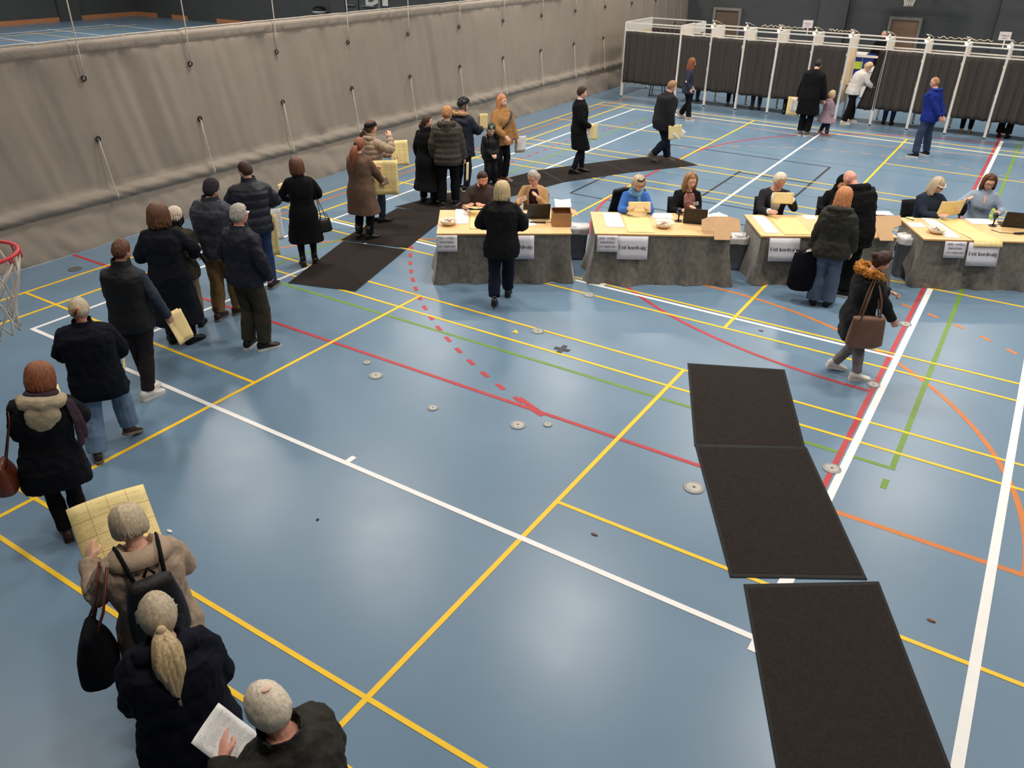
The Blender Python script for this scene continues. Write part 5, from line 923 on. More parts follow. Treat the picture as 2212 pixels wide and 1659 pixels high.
# ================================================================ election desks
BIRCH = mat('birch_top', (232, 192, 138), rough=.45, var=.05, scale=2.2, stretch=(1, 9, 1), spec=.35); BIRCHE = mat('birch_edge', (206, 160, 104), rough=.5, var=.1, scale=5)
VELV = mat('velvet_grey', (100, 96, 89), rough=.9, c2=(126, 121, 113), scale=17, bump=.25, bscale=18, spec=.15, sheen=.3, stretch=(1, 1, .7)); STEELB = mat('steel_black', (28, 28, 30), rough=.5)
INK = mat('ink_black', (24, 22, 26), rough=.7); INKG = mat('ink_soft', (92, 88, 92), rough=.7); CARD = mat('cardboard', (206, 168, 128), rough=.85, var=.05, scale=6); CARDD = mat('cardboard_dark', (178, 138, 98), rough=.85, var=.05, scale=6)
ZT = .745
class Desk:
    def __init__(s, fl, fr, D, idx, ends=(1, 1), L=None):
        fl, fr = V((*fl, 0)), V((*fr, 0)); s.L = L or (fr-fl).length; s.D = D; s.a = math.atan2((fr-fl).y, (fr-fl).x); s.o = fl; s.x = V((math.cos(s.a), math.sin(s.a), 0)); s.y = V((-s.x.y, s.x.x, 0))
        s.t = thing('election_desk', 'birch-topped desk with black legs, ' + idx, 'desk', fl, s.a, None)
        b = MB(); b.box((s.L/2, D/2, ZT-.013), (s.L, D, .024)); b.build('desk_top', BIRCH, s.t, False, .003)
        e = MB(); 
        for c, d in (((s.L/2, -.001, ZT-.014), (s.L, .004, .022)), ((-.001, D/2, ZT-.014), (.004, D, .022)), ((s.L+.001, D/2, ZT-.014), (.004, D, .022))): MB().box(c, d).build('edge_band', BIRCHE, s.t)
        for xx in (.07, s.L-.07):
            for yy in (.10, D-.08): MB().bar((xx, yy, 0), (xx, yy, ZT-.026), .04).build('leg', STEELB, s.t)
    def P(s, x, y, z=0): return s.o+s.x*x+s.y*y+V((0, 0, z))
    def loc(s, u, v, z=ZT): d = at(u, v, z)-s.o; return d.dot(s.x), d.dot(s.y)
    def sheet(s, label, bl, tr, m, z=.0015, name='paper_sheet', cat='paper', bend=0, w=None, h=None, skew=0):
        a, b = s.loc(*bl), s.loc(*tr); w = w or b[0]-a[0]; h = h or b[1]-a[1]; R = M.Rotation(skew, 3, 'Z')
        return paper(label, s.P((a[0]+b[0])/2, (a[1]+b[1])/2, ZT+z+.0012), R @ s.x, R @ s.y, w, h, m, bend=bend, name=name, wob=.0012)
    def cloth(s, label, flare=.13, left=.9, right=.9, seed=1, lift_l=0, lift_r=0):
        """velvet skirt hanging from under the front edge and round both ends down to the floor"""
        path = []; n1, n2 = 26, 90; iy = .012
        for i in range(n1): path.append((V((iy, s.D*left*(1-i/n1), 0)), V((-1, 0, 0)), -1+i/n1))
        for i in range(n2+1): path.append((V((lerp(iy, s.L-iy, i/n2), iy, 0)), V((0, -1, 0)), i/n2))
        for i in range(1, n1+1): path.append((V((s.L-iy, s.D*right*i/n1, 0)), V((1, 0, 0)), 1+i/n1))
        G = []; NR = 26
        for r in range(NR+1):
            t = r/NR; z = (ZT-.026)*(1-t)+.004*t; row = []
            for k, (p, n, q) in enumerate(path):
                if k in (n1-1, n1, n1+1): n = V((-.6, -.8, 0))
                if k in (n1+n2-1, n1+n2, n1+n2+1): n = V((.6, -.8, 0))
                d = k*.022; f = t**1.15; o = flare*t**1.9*(.75+.5*NZ.noise(V((d*1.4, seed, 0))))+f*(.036*math.sin(d*13+2.4*NZ.noise(V((d*2.2, t*.7, seed))))+.04*NZ.noise(V((d*5, t*1.2, seed+3))))+.012*NZ.noise(V((d*4, t*2, seed+8)))*min(1, t*5)
                zz = z
                if t > .93: zz = max(.004, z+.012*NZ.noise(V((d*8, 3, seed)))); o += .03*NZ.noise(V((d*6, 9, seed)))
                lf = (lift_l*smooth((-q-.15)/.5) if q < 0 else lift_r*smooth((q-1.15)/.5) if q > 1 else 0); zz = lerp(ZT-.03, zz, 1-lf)
                row.append(p+n*o+V((0, 0, zz)))
            G.append(row)
        b = MB(); b.grid(G); b.uv = {}; o = b.build('desk_cloth', VELV, None, True); o.location = s.o; o.rotation_euler = (0, 0, s.a); tag(o, label, 'tablecloth'); return o
    def sign(s, label, u, lines, w, h, size, m, gap=.02, tilt=-.20, zt=None, bold=.02):
        x = s.loc(u, 512, .6)[0]; zt = zt or ZT-.018; t = thing('paper_sign', label, 'sign', s.P(x, -.022, zt), s.a)
        R = M.Rotation(tilt, 4, 'X'); b = MB(); b.grid([[R @ V((lerp(-w/2, w/2, j/6), -.004-.006*math.sin(PI*j/6), -h*i/4)) for j in range(7)] for i in range(5)]); b.build('sheet', WPLAIN_S, t, True, solid=.002)
        n = len(lines); 
        for i, l in enumerate(lines): add_text('lettering', l, size, m, t, R @ M.Translation((0, -.016, -h*(.5 if n == 1 else (.16+.26*i)))) @ M.Rotation(PI/2, 4, 'X'), bold)
        return t
WPLAIN_S = mat('sign_paper', (214, 212, 220), rough=.6, var=.02)
D1 = Desk((-6.85, 8.75), (-5.25, 9.85), 1.12, 'leftmost of the four, behind the visitor in black')
D2 = Desk((-4.97, 10.04), (-3.29, 11.07), 1.04, 'second from the left, carrying a T-shaped card')
D3 = Desk((-2.94, 11.31), (-1.28, 12.37), 1.0, 'third from the left, in front of the suited clerk')
D4 = Desk((-.95, 12.51), (.745, 13.47), 1.0, 'rightmost, cut by the frame edge')
D1.cloth('grey crushed velvet cloth around the leftmost desk', .12, seed=1, right=.6); D2.cloth('grey crushed velvet cloth around the second desk, under two signs', .16, seed=2); D3.cloth('grey velvet cloth around the third desk behind the copper-haired visitor', .08, seed=5, lift_l=.0); D4.cloth('grey velvet cloth around the rightmost desk', .07, seed=9, lift_l=.55)
NOTE = ['Oplys venligst', 'fødselsdato', 'ved valgbordet']
for d, us, ub, nm in ((D1, 967, 1119, 'leftmost desk'), (D2, 1308, 1361, 'second desk'), (D3, None, 1676, 'third desk'), (D4, 2026, 2083, 'rightmost desk')):
    if us: d.sign('small white sign asking for a birth date on the ' + nm, us, NOTE, .30, .235, .044, INKG, bold=.012)
    d.sign('large white sign with bold black lettering on the ' + nm, ub, ['Frit bordvalg'], .44, .335, .074, INK, bold=.022, zt=ZT-.024)
# sheets lying on the desks
D1.sheet('blank bright white sheet at the left of the leftmost desk', (981, 484), (1013, 452), WPLAIN); D1.sheet('yellow ballot lying on the leftmost desk beside the white sheet', (1014, 495), (1046, 454), BALLOTL)
D1.sheet('white notice on the leftmost desk beside the laptop', (1118, 489), (1150, 470), WPAPER, skew=.3)
D2.sheet('blank bright white sheet at the left of the second desk', (1310, 491), (1339, 460), WPLAIN); D2.sheet('yellow ballot lying on the second desk below the held one', (1356, 502), (1399, 465), BALLOTL)
D2.sheet('white printed sheet on the second desk right of the held ballot', (1409, 471), (1450, 461), WPAPER); D2.sheet('white printed sheet behind the bowl on the second desk', (1421, 485), (1450, 473), WPAPER, z=.003)
D3.sheet('long white printed sheet at the left of the third desk', (1659, 502), (1648, 468), WPAPER, w=.20, h=.82); D3.sheet('yellow ballot lying before the suited clerk on the third desk', (1702, 507), (1713, 469), BALLOTL, w=.42, h=.85); D3.sheet('white sheet behind the copper hair on the third desk', (1740, 474), (1758, 465), WPLAIN)
D4.sheet('small printed card sheet at the left of the rightmost desk', (1975, 492), (1984, 480), WPAPER, w=.24, h=.22); D4.sheet('long white printed sheet on the rightmost desk', (2046, 514), (2018, 471), WPAPER, w=.22, h=.92); D4.sheet('white sheet before the pale blue shirt on the rightmost desk', (2100, 484), (2135, 473), WPAPER)
D4.sheet('small yellow note at the back corner of the rightmost desk', (1963, 474), (1972, 469), BPLAIN, name='sticky_note')
a = D4.loc(2041, 472); b2 = D4.loc(2130, 517); G = []; wv = .40
for i in range(16):
    t = i/15; row = []
    for j in range(8):
        x = lerp(a[0], b2[0], min(t/.86, 1)) + (j/7-.5)*wv; y = lerp(a[1], .0, t/.86) if t < .86 else -.012-(t-.86)*.35; z = ZT+.004+.004*math.sin(t*9+j) if t < .86 else ZT+.004-(t-.86)*.55
        row.append(D4.P(x, y, z)-V((0, 0, 0)))
    G.append(row)
o = MB().grid(G).build('ballot_paper', BALLOTL, None, True, solid=.0012); tag(o, 'long yellow ballot draped over the front edge of the rightmost desk', 'paper')
# bowls with pencils
CER = mat('ceramic_cream', (226, 212, 190), rough=.3, spec=.5)
def bowl(d, u, v, label):
    x, y = d.loc(u, v); t = thing('bowl', label, 'bowl', d.P(x, y, ZT), d.a); pr = [(.055, 0), (.085, .012), (.115, .04), (.128, .07), (.122, .072), (.108, .042), (.08, .018), (.0, .014)]
    MB().loft([[V((r*math.cos(2*PI*k/28), r*math.sin(2*PI*k/28), z)) for k in range(28)] for r, z in pr], True).build('dish', CER, t, True)
    rnd = random.Random(u)
    for i in range(6):
        c = V((rnd.uniform(-.05, .05), rnd.uniform(-.05, .05), .05)); an = rnd.uniform(0, PI); dd = V((math.cos(an)*.045, math.sin(an)*.045, .012))
        pc = thing('pencil', 'short pencil stub in the bowl, ' + label.split(' on ')[-1], 'pencil', t.matrix_world.translation, 0, 'pencil stubs in the bowl on ' + label.split(' on ')[-1]); pc.location = d.P(x, y, ZT); pc.rotation_euler = (0, 0, d.a)
        MB().tube([c-dd, c+dd*.8], .0042, 6).build('shaft', mat('pencil_red' if i % 2 else 'pencil_dark', (150, 60, 50) if i % 2 else (52, 52, 56), rough=.5), pc); MB().tube([c+dd*.8, c+dd*1.05], [.0042, .0008], 6).build('tip', INK, pc)
bowl(D1, 969, 485, 'cream bowl of pencil stubs on the leftmost desk'); bowl(D2, 1433, 491, 'cream bowl of pencil stubs on the second desk'); bowl(D4, 2021, 503, 'cream bowl of pencil stubs on the rightmost desk')
# laptops seen from behind their lids
LAPB = mat('laptop_black', (24, 23, 25), rough=.35, spec=.5); SCRN = mat('screen_dim', (90, 110, 140), rough=.3, emit=.3); KEY = mat('keys_dark', (38, 38, 40), rough=.6)
def laptop(d, u, v, rz, label):
    x, y = d.loc(u, v); t = thing('laptop', label, 'laptop', d.P(x, y, ZT), d.a+rz); w, dp = .345, .235
    MB().box((0, dp/2, .010), (w, dp, .018)).build('base', LAPB, t, False, .003)
    k = MB(); k.box((0, dp*.42, .0195), (w*.88, dp*.45, .002)); k.build('keyboard', KEY, t)
    R = M.Rotation(math.radians(13), 3, 'X'); c = R @ V((0, 0, .118)); l = MB(); l.box(V((0, -.006, .018))+c, (w, .008, .236), R); l.build('lid', LAPB, t, False, .002)
    s2 = MB(); s2.box(V((0, -.0008, .02))+c, (w*.92, .003, .205), R); s2.build('screen', SCRN, t)
    e = MB(); e.disc(V((0, 0, 0)), .013, .002, 14); em = e.build('lid_badge', mat('badge_grey', (70, 70, 74), rough=.3), t); em.matrix_local = M.Translation(V((0, -.0105, .018))+c) @ R.to_4x4() @ M.Rotation(PI/2, 4, 'X')
laptop(D1, 1163, 473, .03, 'open black laptop on the leftmost desk'); laptop(D2, 1500, 484, -.22, 'open black laptop on the second desk'); laptop(D4, 2190, 492, -.2, 'open black laptop on the rightmost desk at the frame edge')
def scanner(d, u, v, label):
    x, y = d.loc(u, v); t = thing('card_scanner', label, 'scanner', d.P(x, y, ZT), d.a); MB().disc((0, 0, 0), .06, .012, 20, r2=.05).build('foot', LAPB, t, True); MB().tube([(0, 0, .01), (0, -.01, .06), (0, .0, .11)], [.012, .010, .016], 8).build('neck', LAPB, t, True)
    b = MB(); b.ell((0, .0, .16), .038, .045, .05, 14, 10); b.build('head', mat('scanner_grey', (62, 66, 76), rough=.35), t, True); MB().box((0, -.040, .165), (.036, .012, .03)).build('lens', INK, t)
    MB().tube([(.02, .03, .012), (.10, .06, .006), (.20, .02, .006), (.30, .05, .006)], .004, 5).build('cable', LAPB, t, True)
scanner(D2, 1465, 478, 'black stand scanner left of the second desk laptop'); scanner(D4, 2144, 488, 'black stand scanner left of the rightmost laptop')
x, y = D1.loc(1163, 482); t = thing('barcode_pen', 'black hand scanner wand lying before the leftmost laptop', 'scanner', D1.P(x, y, ZT), D1.a); MB().tube([(-.12, .015, .012), (.10, 0, .012)], [.010, .016], 8, rnd=True).build('wand', LAPB, t, True); MB().tube([(.10, 0, .012), (.2, .03, .006), (.26, .12, .006), (.18, .18, .006)], .004, 5).build('cable', LAPB, t, True)
x, y = D4.loc(2190, 506); t = thing('headset', 'coiled black handset cable on the rightmost desk', 'cable', D4.P(x, y, ZT), D4.a); MB().tube([(-.25, .16, .006), (-.18, .05, .006), (-.05, .02, .006), (.02, 0, .012)], .005, 5).build('cord', LAPB, t, True); MB().tube([(.0, 0, .015), (.08, -.01, .02), (.16, .02, .016)], [.014, .018, .014], 8, rnd=True).build('grip', LAPB, t, True)
x, y = D4.loc(1961, 474); tag(MB().tube([D4.P(x, y+.06, ZT+.005), D4.P(x+.07, y-.06, ZT+.005)], .005, 6).build('pen', INK, None, True), 'black pen at the back left corner of the rightmost desk', 'pen')
def crumple(d, u, v, label, w=.26, h=.18, hh=.05, m=None, seed=1):
    x, y = d.loc(u, v); G = [[V(((j/9-.5)*w, (i/9-.5)*h, hh*(.5+.9*abs(NZ.noise(V((i*.55, j*.55, seed))))+.3*NZ.noise(V((i*1.1, j*1.1, seed+4))))*math.sin(PI*min(max(j/9, .06), .94))+.002)) for j in range(10)] for i in range(10)]
    b = MB(); b.grid(G); b.uv = {}; o = b.build('crumpled_paper', m or WPLAIN, None, False, solid=.002); o.location = d.P(x, y, ZT); o.rotation_euler = (0, 0, d.a); tag(o, label, 'paper')
crumple(D2, 1552, 470, 'crumpled white papers behind the T-shaped card on the second desk', .30, .22, .06); crumple(D1, 1131, 462, 'crumpled white paper left of the leftmost laptop', .10, .09, .05, seed=3)
# cardboard
def card_box(d, u, v, w, dp, h, label, rz=0, flaps=True):
    x, y = d.loc(u, v); t = thing('cardboard_box', label, 'box', d.P(x, y, ZT), d.a+rz); b = MB()
    for c, s2 in (((0, -dp/2, h/2), (w, .006, h)), ((0, dp/2, h/2), (w, .006, h)), ((-w/2, 0, h/2), (.006, dp, h)), ((w/2, 0, h/2), (.006, dp, h)), ((0, 0, .003), (w, dp, .006))): MB().box(c, s2).build('panel', CARDD, t)
    if flaps:
        R = M.Rotation(math.radians(-22), 3, 'X'); MB().box(V((0, dp/2, h))+R @ V((0, -dp*.30, .0)), (w, dp*.6, .005), R).build('flap', CARD, t)
        R = M.Rotation(math.radians(20), 3, 'Y'); MB().box(V((w/2, 0, h))+R @ V((.05, 0, 0)), (.10, dp, .005), R).build('flap', CARD, t)
    return t
card_box(D1, 1212, 484, .27, .26, .20, 'brown cardboard box at the right end of the leftmost desk'); x, y = D1.loc(1212, 478); paper('white sheet poking out of the cardboard box', D1.P(x+.02, y+.06, ZT+.245), D1.x, D1.y+V((0, 0, .35)), .24, .22, WPLAIN, bend=.02, name='paper_sheet')
def tcard(d, pts, label, z0, zs, tx=0):
    """flat die-cut card lying propped: outline in desk coordinates, height rising with y"""
    L = [d.P(x, y, ZT+z0+zs*(y)) for x, y in pts]; n = len(L); nn = (L[1]-L[0]).cross(L[2]-L[0]).normalized(); b = MB(); b.add(L, [tuple(range(n))]); bm = bmesh.new(); me = b.mesh(); bm.from_mesh(me); r = bmesh.ops.extrude_face_region(bm, geom=bm.faces[:])
    for g in r['geom']:
        if isinstance(g, bmesh.types.BMVert): g.co -= V((0, 0, .006))
    bmesh.ops.recalc_face_normals(bm, faces=bm.faces[:]); bm.to_mesh(me); bm.free(); me.materials.append(CARD); o = link('die_cut_card', me); tag(o, label, 'cardboard'); return o
c0 = D2.loc(1547, 490)
tcard(D2, [(c0[0]-.29, .035), (c0[0]-.28, .16), (c0[0]-.14, .195), (c0[0]+.14, .195), (c0[0]+.27, .165), (c0[0]+.28, .035), (c0[0]+.12, .03), (c0[0]+.12, -.055), (c0[0]-.11, -.055), (c0[0]-.11, .03)][::-1], 'T-shaped beige card overhanging the second desk', .015, 1.05)
c0 = D3.loc(1872, 492)
tcard(D3, [(c0[0]-.06, .25), (c0[0]+.38, .26), (c0[0]+.37, .14), (c0[0]+.21, .085), (c0[0]+.22, -.06), (c0[0]+.02, -.06)], 'T-shaped beige card overhanging the third desk', .02, .85)
card_box(D3, 1893, 478, .24, .30, .09, 'low open cardboard tray behind the card on the third desk', .1, False); D3.sheet('white sheet in the cardboard tray on the third desk', (1893, 478), (1915, 470), WPLAIN, z=.10, w=.26, h=.2)
# ================================================================ chairs of the staff
CHF = mat('chair_fabric', (26, 26, 29), rough=.85, bump=.2)
def chair(P, yaw, label, back=True, m=None):
    t = thing('office_chair', label, 'chair', P, yaw); b = MB(); b.box((0, 0, .435), (.46, .46, .06)); b.build('seat', m or CHF, t, True, .02)
    if back: b = MB(); b.grid([[V((x*.20, -.23-.03*(1-x*x)-z*.06, .52+z*.30)) for x in (-1, -.6, -.2, .2, .6, 1)] for z in (1, .75, .5, .25, 0)]); b.uv = {}; b.build('backrest', m or CHF, t, True, solid=.035)
    for sx in (-.19, .19):
        for sy in (-.19, .19): MB().bar((sx, sy, 0), (sx*.95, sy*.95, .41), .024).build('leg', STEELB, t)
        MB().bar((sx, -.20, .41), (sx, -.25, .62), .02).build('back_post', STEELB, t)
for u, v, z, dy, yaw, lb in ((1040, 370, 1.30, .16, 214, 'black chair under the bearded clerk'), (1155, 368, 1.30, .15, 206, 'black chair under the clerk in the camel blazer'), (1378, 383, 1.26, .15, 214, 'black chair draped with a coat under the clerk in blue'), (1493, 376, 1.30, .14, 216, 'black chair under the clerk in the black cardigan'), (1683, 377, 1.30, .15, 208, 'black chair under the suited clerk'), (1822, 377, 1.30, .14, 204, 'black chair behind the bald visitor'), (2025, 386, 1.28, .15, 216, 'black chair under the clerk in the navy smock'), (2140, 381, 1.28, .14, 196, 'black chair under the clerk in the pale blue shirt')):
    yw = math.radians(yaw); P = at(u, v, z); P.z = 0; P -= V((-math.sin(yw), math.cos(yw), 0))*dy; chair(P, yw, lb)
# coat over the second desk's left chair
P = at(1372, 386, 1.26); P.z = 0; yw = math.radians(214); P -= V((-math.sin(yw), math.cos(yw), 0))*.15; b = MB()
b.grid([[V((x*(.27+.03*math.sin(z*4)), -.245-.05*(1-x*x)-(1-z)*.04-.012*math.sin(x*9+z*5)-(.0 if z < .98 else -.06), .30+z*.68-.03*x*x)) for x in [i/8-1 for i in range(17)]] for z in [1-i/12 for i in range(13)]]); b.uv = {}; o = b.build('hanging_coat', FAB('coat_hung', (24, 24, 28), rough=.6, spec=.3), None, True, solid=.05); o.location = P; o.rotation_euler = (0, 0, yw); tag(o, 'black padded coat hung over the chair back at the second desk', 'coat')
# ================================================================ waste bins
BING = mat('bin_grey', (124, 126, 132), rough=.5); LINER = mat('liner_white', (226, 224, 226), rough=.5, var=.05)
def bin_(u, v, label, h=.52, w=.32, dp=.24, m=BING, rz=.55, liner=True):
    t = thing('waste_bin', label, 'bin', at(u, v), rz); R = lambda z, s, k=0: [V((math.copysign(abs(math.cos(a))**.45, math.cos(a))*w/2*s, math.copysign(abs(math.sin(a))**.45, math.sin(a))*dp/2*s, z)) for a in (2*PI*j/28 for j in range(28))]
    MB().loft([R(0, .76), R(.02, .78), R(h-.03, .97), R(h-.03, 1.03), R(h, 1.03), R(h, .95), R(.03, .74)], True).build('tub', m, t, True)
    if liner:
        b = MB(); b.loft([[p+V((0, 0, .014*NZ.noise(p*14))) for p in R(z, s)] for z, s in ((h-.10, 1.045), (h-.03, 1.06), (h+.012, 1.05), (h+.008, .95), (h-.10, .9))], False); b.build('liner', LINER, t, True)
        rnd = random.Random(int(u))
        for i in range(5): c = V((rnd.uniform(-.09, .09), rnd.uniform(-.06, .06), h-.05+rnd.uniform(0, .05))); MB().ell(c, .075, .06, .03, 10, 7, M.Rotation(rnd.uniform(-.6, .6), 3, 'X'), fn=lambda p: p*(1+.3*NZ.noise(p*40))).build('paper_scrap', WPLAIN, t)
bin_(1246, 556, 'grey waste bin with white liner between the first and second desks'); bin_(1583, 578, 'grey waste bin full of papers between the second and third desks'); bin_(1944, 594, 'grey waste bin with white liner between the third and fourth desks', .62)
c = at(1606, 570); t = thing('storage_crate', 'dark crate on the floor beside the bin at the third desk', 'crate', c, .55); b = MB(); b.box((0, 0, .13), (.30, .24, .26), taper=1.08); b.build('body', mat('crate_dark', (48, 48, 54), rough=.5), t, False, .01); MB().box((0, 0, .268), (.34, .28, .02)).build('rim', mat('crate_dark', (48, 48, 54)), t)
# ================================================================ voting booths
WHT = mat('booth_white', (226, 222, 216), rough=.45, var=.02); BCUR = mat('booth_curtain_dark', (68, 63, 60), rough=.9, var=.08, scale=6, stretch=(1, 1, .1), bump=.15, bscale=40); PANEL = mat('booth_panel_cream', (226, 206, 176), rough=.6, var=.03); FOOTB = mat('foot_black', (30, 30, 30))
BULB = mat('bulb_glow', (255, 236, 206), emit=14); BX = [-11.45, -9.65, -8.70, -7.73, -6.78, -5.81, -4.86, -3.93, -2.99, -2.06, -1.12, -.18, .76]; BY = 24.36; BZ = 2.15
ORD = ['leftmost double-width', 'second', 'third', 'fourth', 'fifth', 'sixth', 'open seventh', 'eighth', 'ninth', 'tenth', 'eleventh', 'twelfth']
def bpost(t, x, d):
    MB().box((x, 0, BZ/2+.02), (.05, .05, BZ-.04)).build('post', WHT, t); MB().box((x, d, BZ/2+.02), (.05, .05, BZ-.04)).build('post', WHT, t)
    for y in (0, d): MB().box((x, y, .25), (.062, .062, .44)).build('leg_sleeve', WHT, t); MB().disc((x, y, 0), .026, .03, 12).build('foot', FOOTB, t)
    MB().box((x, d/2, BZ-.15), (.022, d, .29)).build('header_board', WHT, t); MB().box((x, d/2, 1.16), (.02, d-.06, 1.42)).build('side_panel', PANEL, t)
    MB().bar((x, 0, BZ+.01), (x, d, BZ+.01), .035).build('side_rail', WHT, t)
for i in range(12):
    x0, x1 = BX[i], BX[i+1]; d = 1.9 if i == 0 else .98
    t = thing('voting_booth', 'white framed voting booth with dark curtain, %s from the left' % ORD[i], 'booth', (x0, BY, 0), 0); w = x1-x0
    bpost(t, 0, d)
    if i == 0: MB().box((w, d, BZ/2+.02), (.05, .05, BZ-.04)).build('post', WHT, t); MB().box((w-.03, d/2, BZ-.15), (.022, d, .29)).build('header_board', WHT, t)
    if i == 11: bpost(t, w, d)
    for y, zs in ((0, (BZ, BZ-.22)), (d, (BZ, BZ-.26))):
        for z in zs: MB().bar((.02, y, z), (w-.02, y, z), .032).build('rail', WHT, t)
    if i not in (0,): MB().box((w/2, d-.25, .92), (w-.06, .48, .03)).build('writing_shelf', WHT, t); MB().box((w/2, d-.02, 1.62), (w-.06, .02, .06)).build('back_rail', WHT, t)
    # curtain
    NX = 60; rnd = random.Random(i); ph = rnd.uniform(0, 6); xs0, xs1 = .04, w-.04; open_ = i == 6
    if open_: xs0, xs1 = w*.86, w+.02
    G = []
    zb = .44 if not open_ else .40
    for r in range(14):
        z = lerp(BZ-.235, zb, r/13); row = []
        for j in range(NX+1):
            q = j/NX; x = lerp(xs0, xs1, q); 
            if open_: x = lerp(xs0-.30*(r/13)**1.3, xs1, q)
            row.append(V((x, -.02+(.026+.010*r/13)*math.sin(q*w*26+ph+1.3*NZ.noise(V((q*3, r*.08, i))))+.012*NZ.noise(V((q*9, r*.2, i))), z+.008*math.sin(q*9+i))))
        G.append(row)
    b = MB(); b.grid(G[::-1]); b.uv = {}; cu = b.build('booth_curtain', BCUR, None, True, solid=.004); cu.location = (x0, BY-.03, 0); tag(cu, 'dark pleated curtain hanging in the front of the %s booth' % ORD[i], 'curtain')
    if i == 0:
        G = [[V((lerp(.05, w-.05, j/60), d-.01+.03*math.sin(j*1.1+NZ.noise(V((j*.2, r*.1, 3)))), lerp(BZ-.27, .5, r/8))) for j in range(61)] for r in range(9)]; b = MB(); b.grid(G[::-1]); b.uv = {}; cu = b.build('booth_curtain', BCUR, None, True, solid=.004); cu.location = (x0, BY, 0); tag(cu, 'dark curtain closing the back of the leftmost double-width booth', 'curtain')
    # clip lamp
    if i >= 2:
        L = thing('clip_lamp', 'glowing clip-on lamp on the post left of the %s booth' % ORD[i], 'lamp', (x0-.03, BY+.05, BZ+.06), 0); R = M.Rotation(math.radians(28), 3, 'Y') @ M.Rotation(math.radians(-12), 3, 'X')
        MB().loft([[R @ V((r*math.cos(2*PI*k/14), r*math.sin(2*PI*k/14), z)) for k in range(14)] for r, z in ((.014, .10), (.022, .085), (.052, .0), (.048, .0), (.018, .08))], True).build('shade', mat('lamp_shade', (236, 226, 212), rough=.4), L, True)
        b = MB(); b.ell(R @ V((0, 0, -.005)), .050, .050, .042, 10, 8); b.build('bulb', BULB, L, True); MB().box((.03, 0, -.03), (.03, .05, .06)).build('clip', STEELB, L); MB().tube([R @ V((0, 0, .1)), V((-.05, .06, .14)), V((.02, .2, .12)), V((.1, .5, .03))], .006, 5).build('cord', WHT, L, True)
        ld = bpy.data.lights.new('booth_lamp', 'POINT'); ld.energy = 3.2; ld.color = (1, .72, .46); ld.shadow_soft_size = .05; lo = bpy.data.objects.new('booth_lamp', ld); COL.objects.link(lo); lo.location = (x0-.10, BY+.16, BZ-.05)
# cables bunched along the back rails
for k, (xa, xb, lb) in enumerate(((-7.6, -6.3, 'loops of white cable on the back rail over the third and fourth booths'), (-5.7, -4.9, 'loops of white cable on the back rail beside the left small sign'), (-2.9, -1.6, 'bundle of white cable on the back rail over the ninth booth'), (-1.0, .4, 'bundle of white cable on the back rail near the right small sign'))):
    b = MB(); rnd = random.Random(k)
    b.tube([V((lerp(xa, xb, i/72), BY+.98+.04*NZ.noise(V((i*.2, k, 0))), BZ+.045+abs(math.sin(i*.33+k))*.05*(.4+abs(NZ.noise(V((i*.08, k, 4)))))*1.4)) for i in range(73)], .009, 5); tag(b.build('cable_loops', mat('cable_cream', (214, 200, 178), rough=.6), None, True), lb, 'cable')
for u, v, x, lb in ((1745, 52, None, 'small white exit sign on a stalk left of the tan door'), (2171, 78, None, 'small white exit sign on a stalk at the top right')):
    P = at(u, v, 2.42); y = BY+.98; k = (2.42-CAM_H)/1; d = CR @ V(((u-1106)/F_PX, -(v-829.5)/F_PX, -1)); s_ = y/d.y; P = V((d.x*s_, y, CAM_H+d.z*s_)); t = thing('exit_sign', lb, 'sign', P, .25); R = M.Rotation(math.radians(-6), 4, 'X')
    MB().box((0, 0, 0), (.27, .008, .20)).build('plate', WPLAIN_S, t); MB().box((.02, .01, (2.17-P.z-.10)/2-.05), (.03, .012, abs(P.z-2.17)+.02)).build('stalk', WHT, t)
    add_text('lettering', 'Udgang', .062, INKG, t, M.Translation((0, -.006, .01)) @ M.Rotation(PI/2, 4, 'X'), .015); MB().box((0, -.005, -.05), (.13, .002, .012)).build('print_line', INKG, t)
# things seen through the open booth
BLUE = mat('bin_blue', (36, 56, 128), rough=.45); P = at(1868, 255); P = V((-5.38, 29.5, 0)); t = thing('wheelie_bin', 'blue wheelie bin seen through the open booth', 'bin', P, .1)
b = MB(); b.box((0, 0, .58), (.52, .58, 1.06), taper=1.18); b.build('tub', BLUE, t, False, .02); b = MB(); b.box((0, 0, 1.15), (.66, .74, .08)); b.build('lid', BLUE, t, False, .02); MB().bar((-.25, .40, 1.1), (.25, .40, 1.1), .035).build('handle', BLUE, t)
for s_ in (-.26, .26): ring_mb((s_, .25, .10), .075, .025, 'X').build('wheel', FOOTB, t, True)
MB().bar((.0, -.36, .80), (.0, -.385, 1.18), .012).build('bin_strap', mat('strap_grey', (150, 150, 155)), t); MB().box((-.12, -.345, .90), (.30, .01, .22)).build('notice', mat('notice_lime', (176, 190, 62), rough=.6), t)
tag(MB().box((-5.46, 29.45, 1.225), (.36, .30, .06)).build('paper_stack', WPLAIN, None, False, .006), 'stack of white papers on the lid of the blue bin', 'papers')
t = thing('ballot_box', 'white ballot box seen through the open booth right of the white sweater', 'box', (-4.80, 28.85, 0), .05); b = MB(); b.box((0, 0, .42), (.62, .56, .78)); b.build('body', WHT, t, False, .01); b = MB(); b.box((0, 0, .86), (.70, .64, .10)); b.build('lid', WHT, t, False, .012); MB().box((0, -.05, .914), (.26, .02, .004)).build('slot', INK, t)
for s_ in (-.27, .27):
    for q in (-.24, .24): MB().disc((s_, q, 0), .03, .04, 10).build('foot', FOOTB, t)
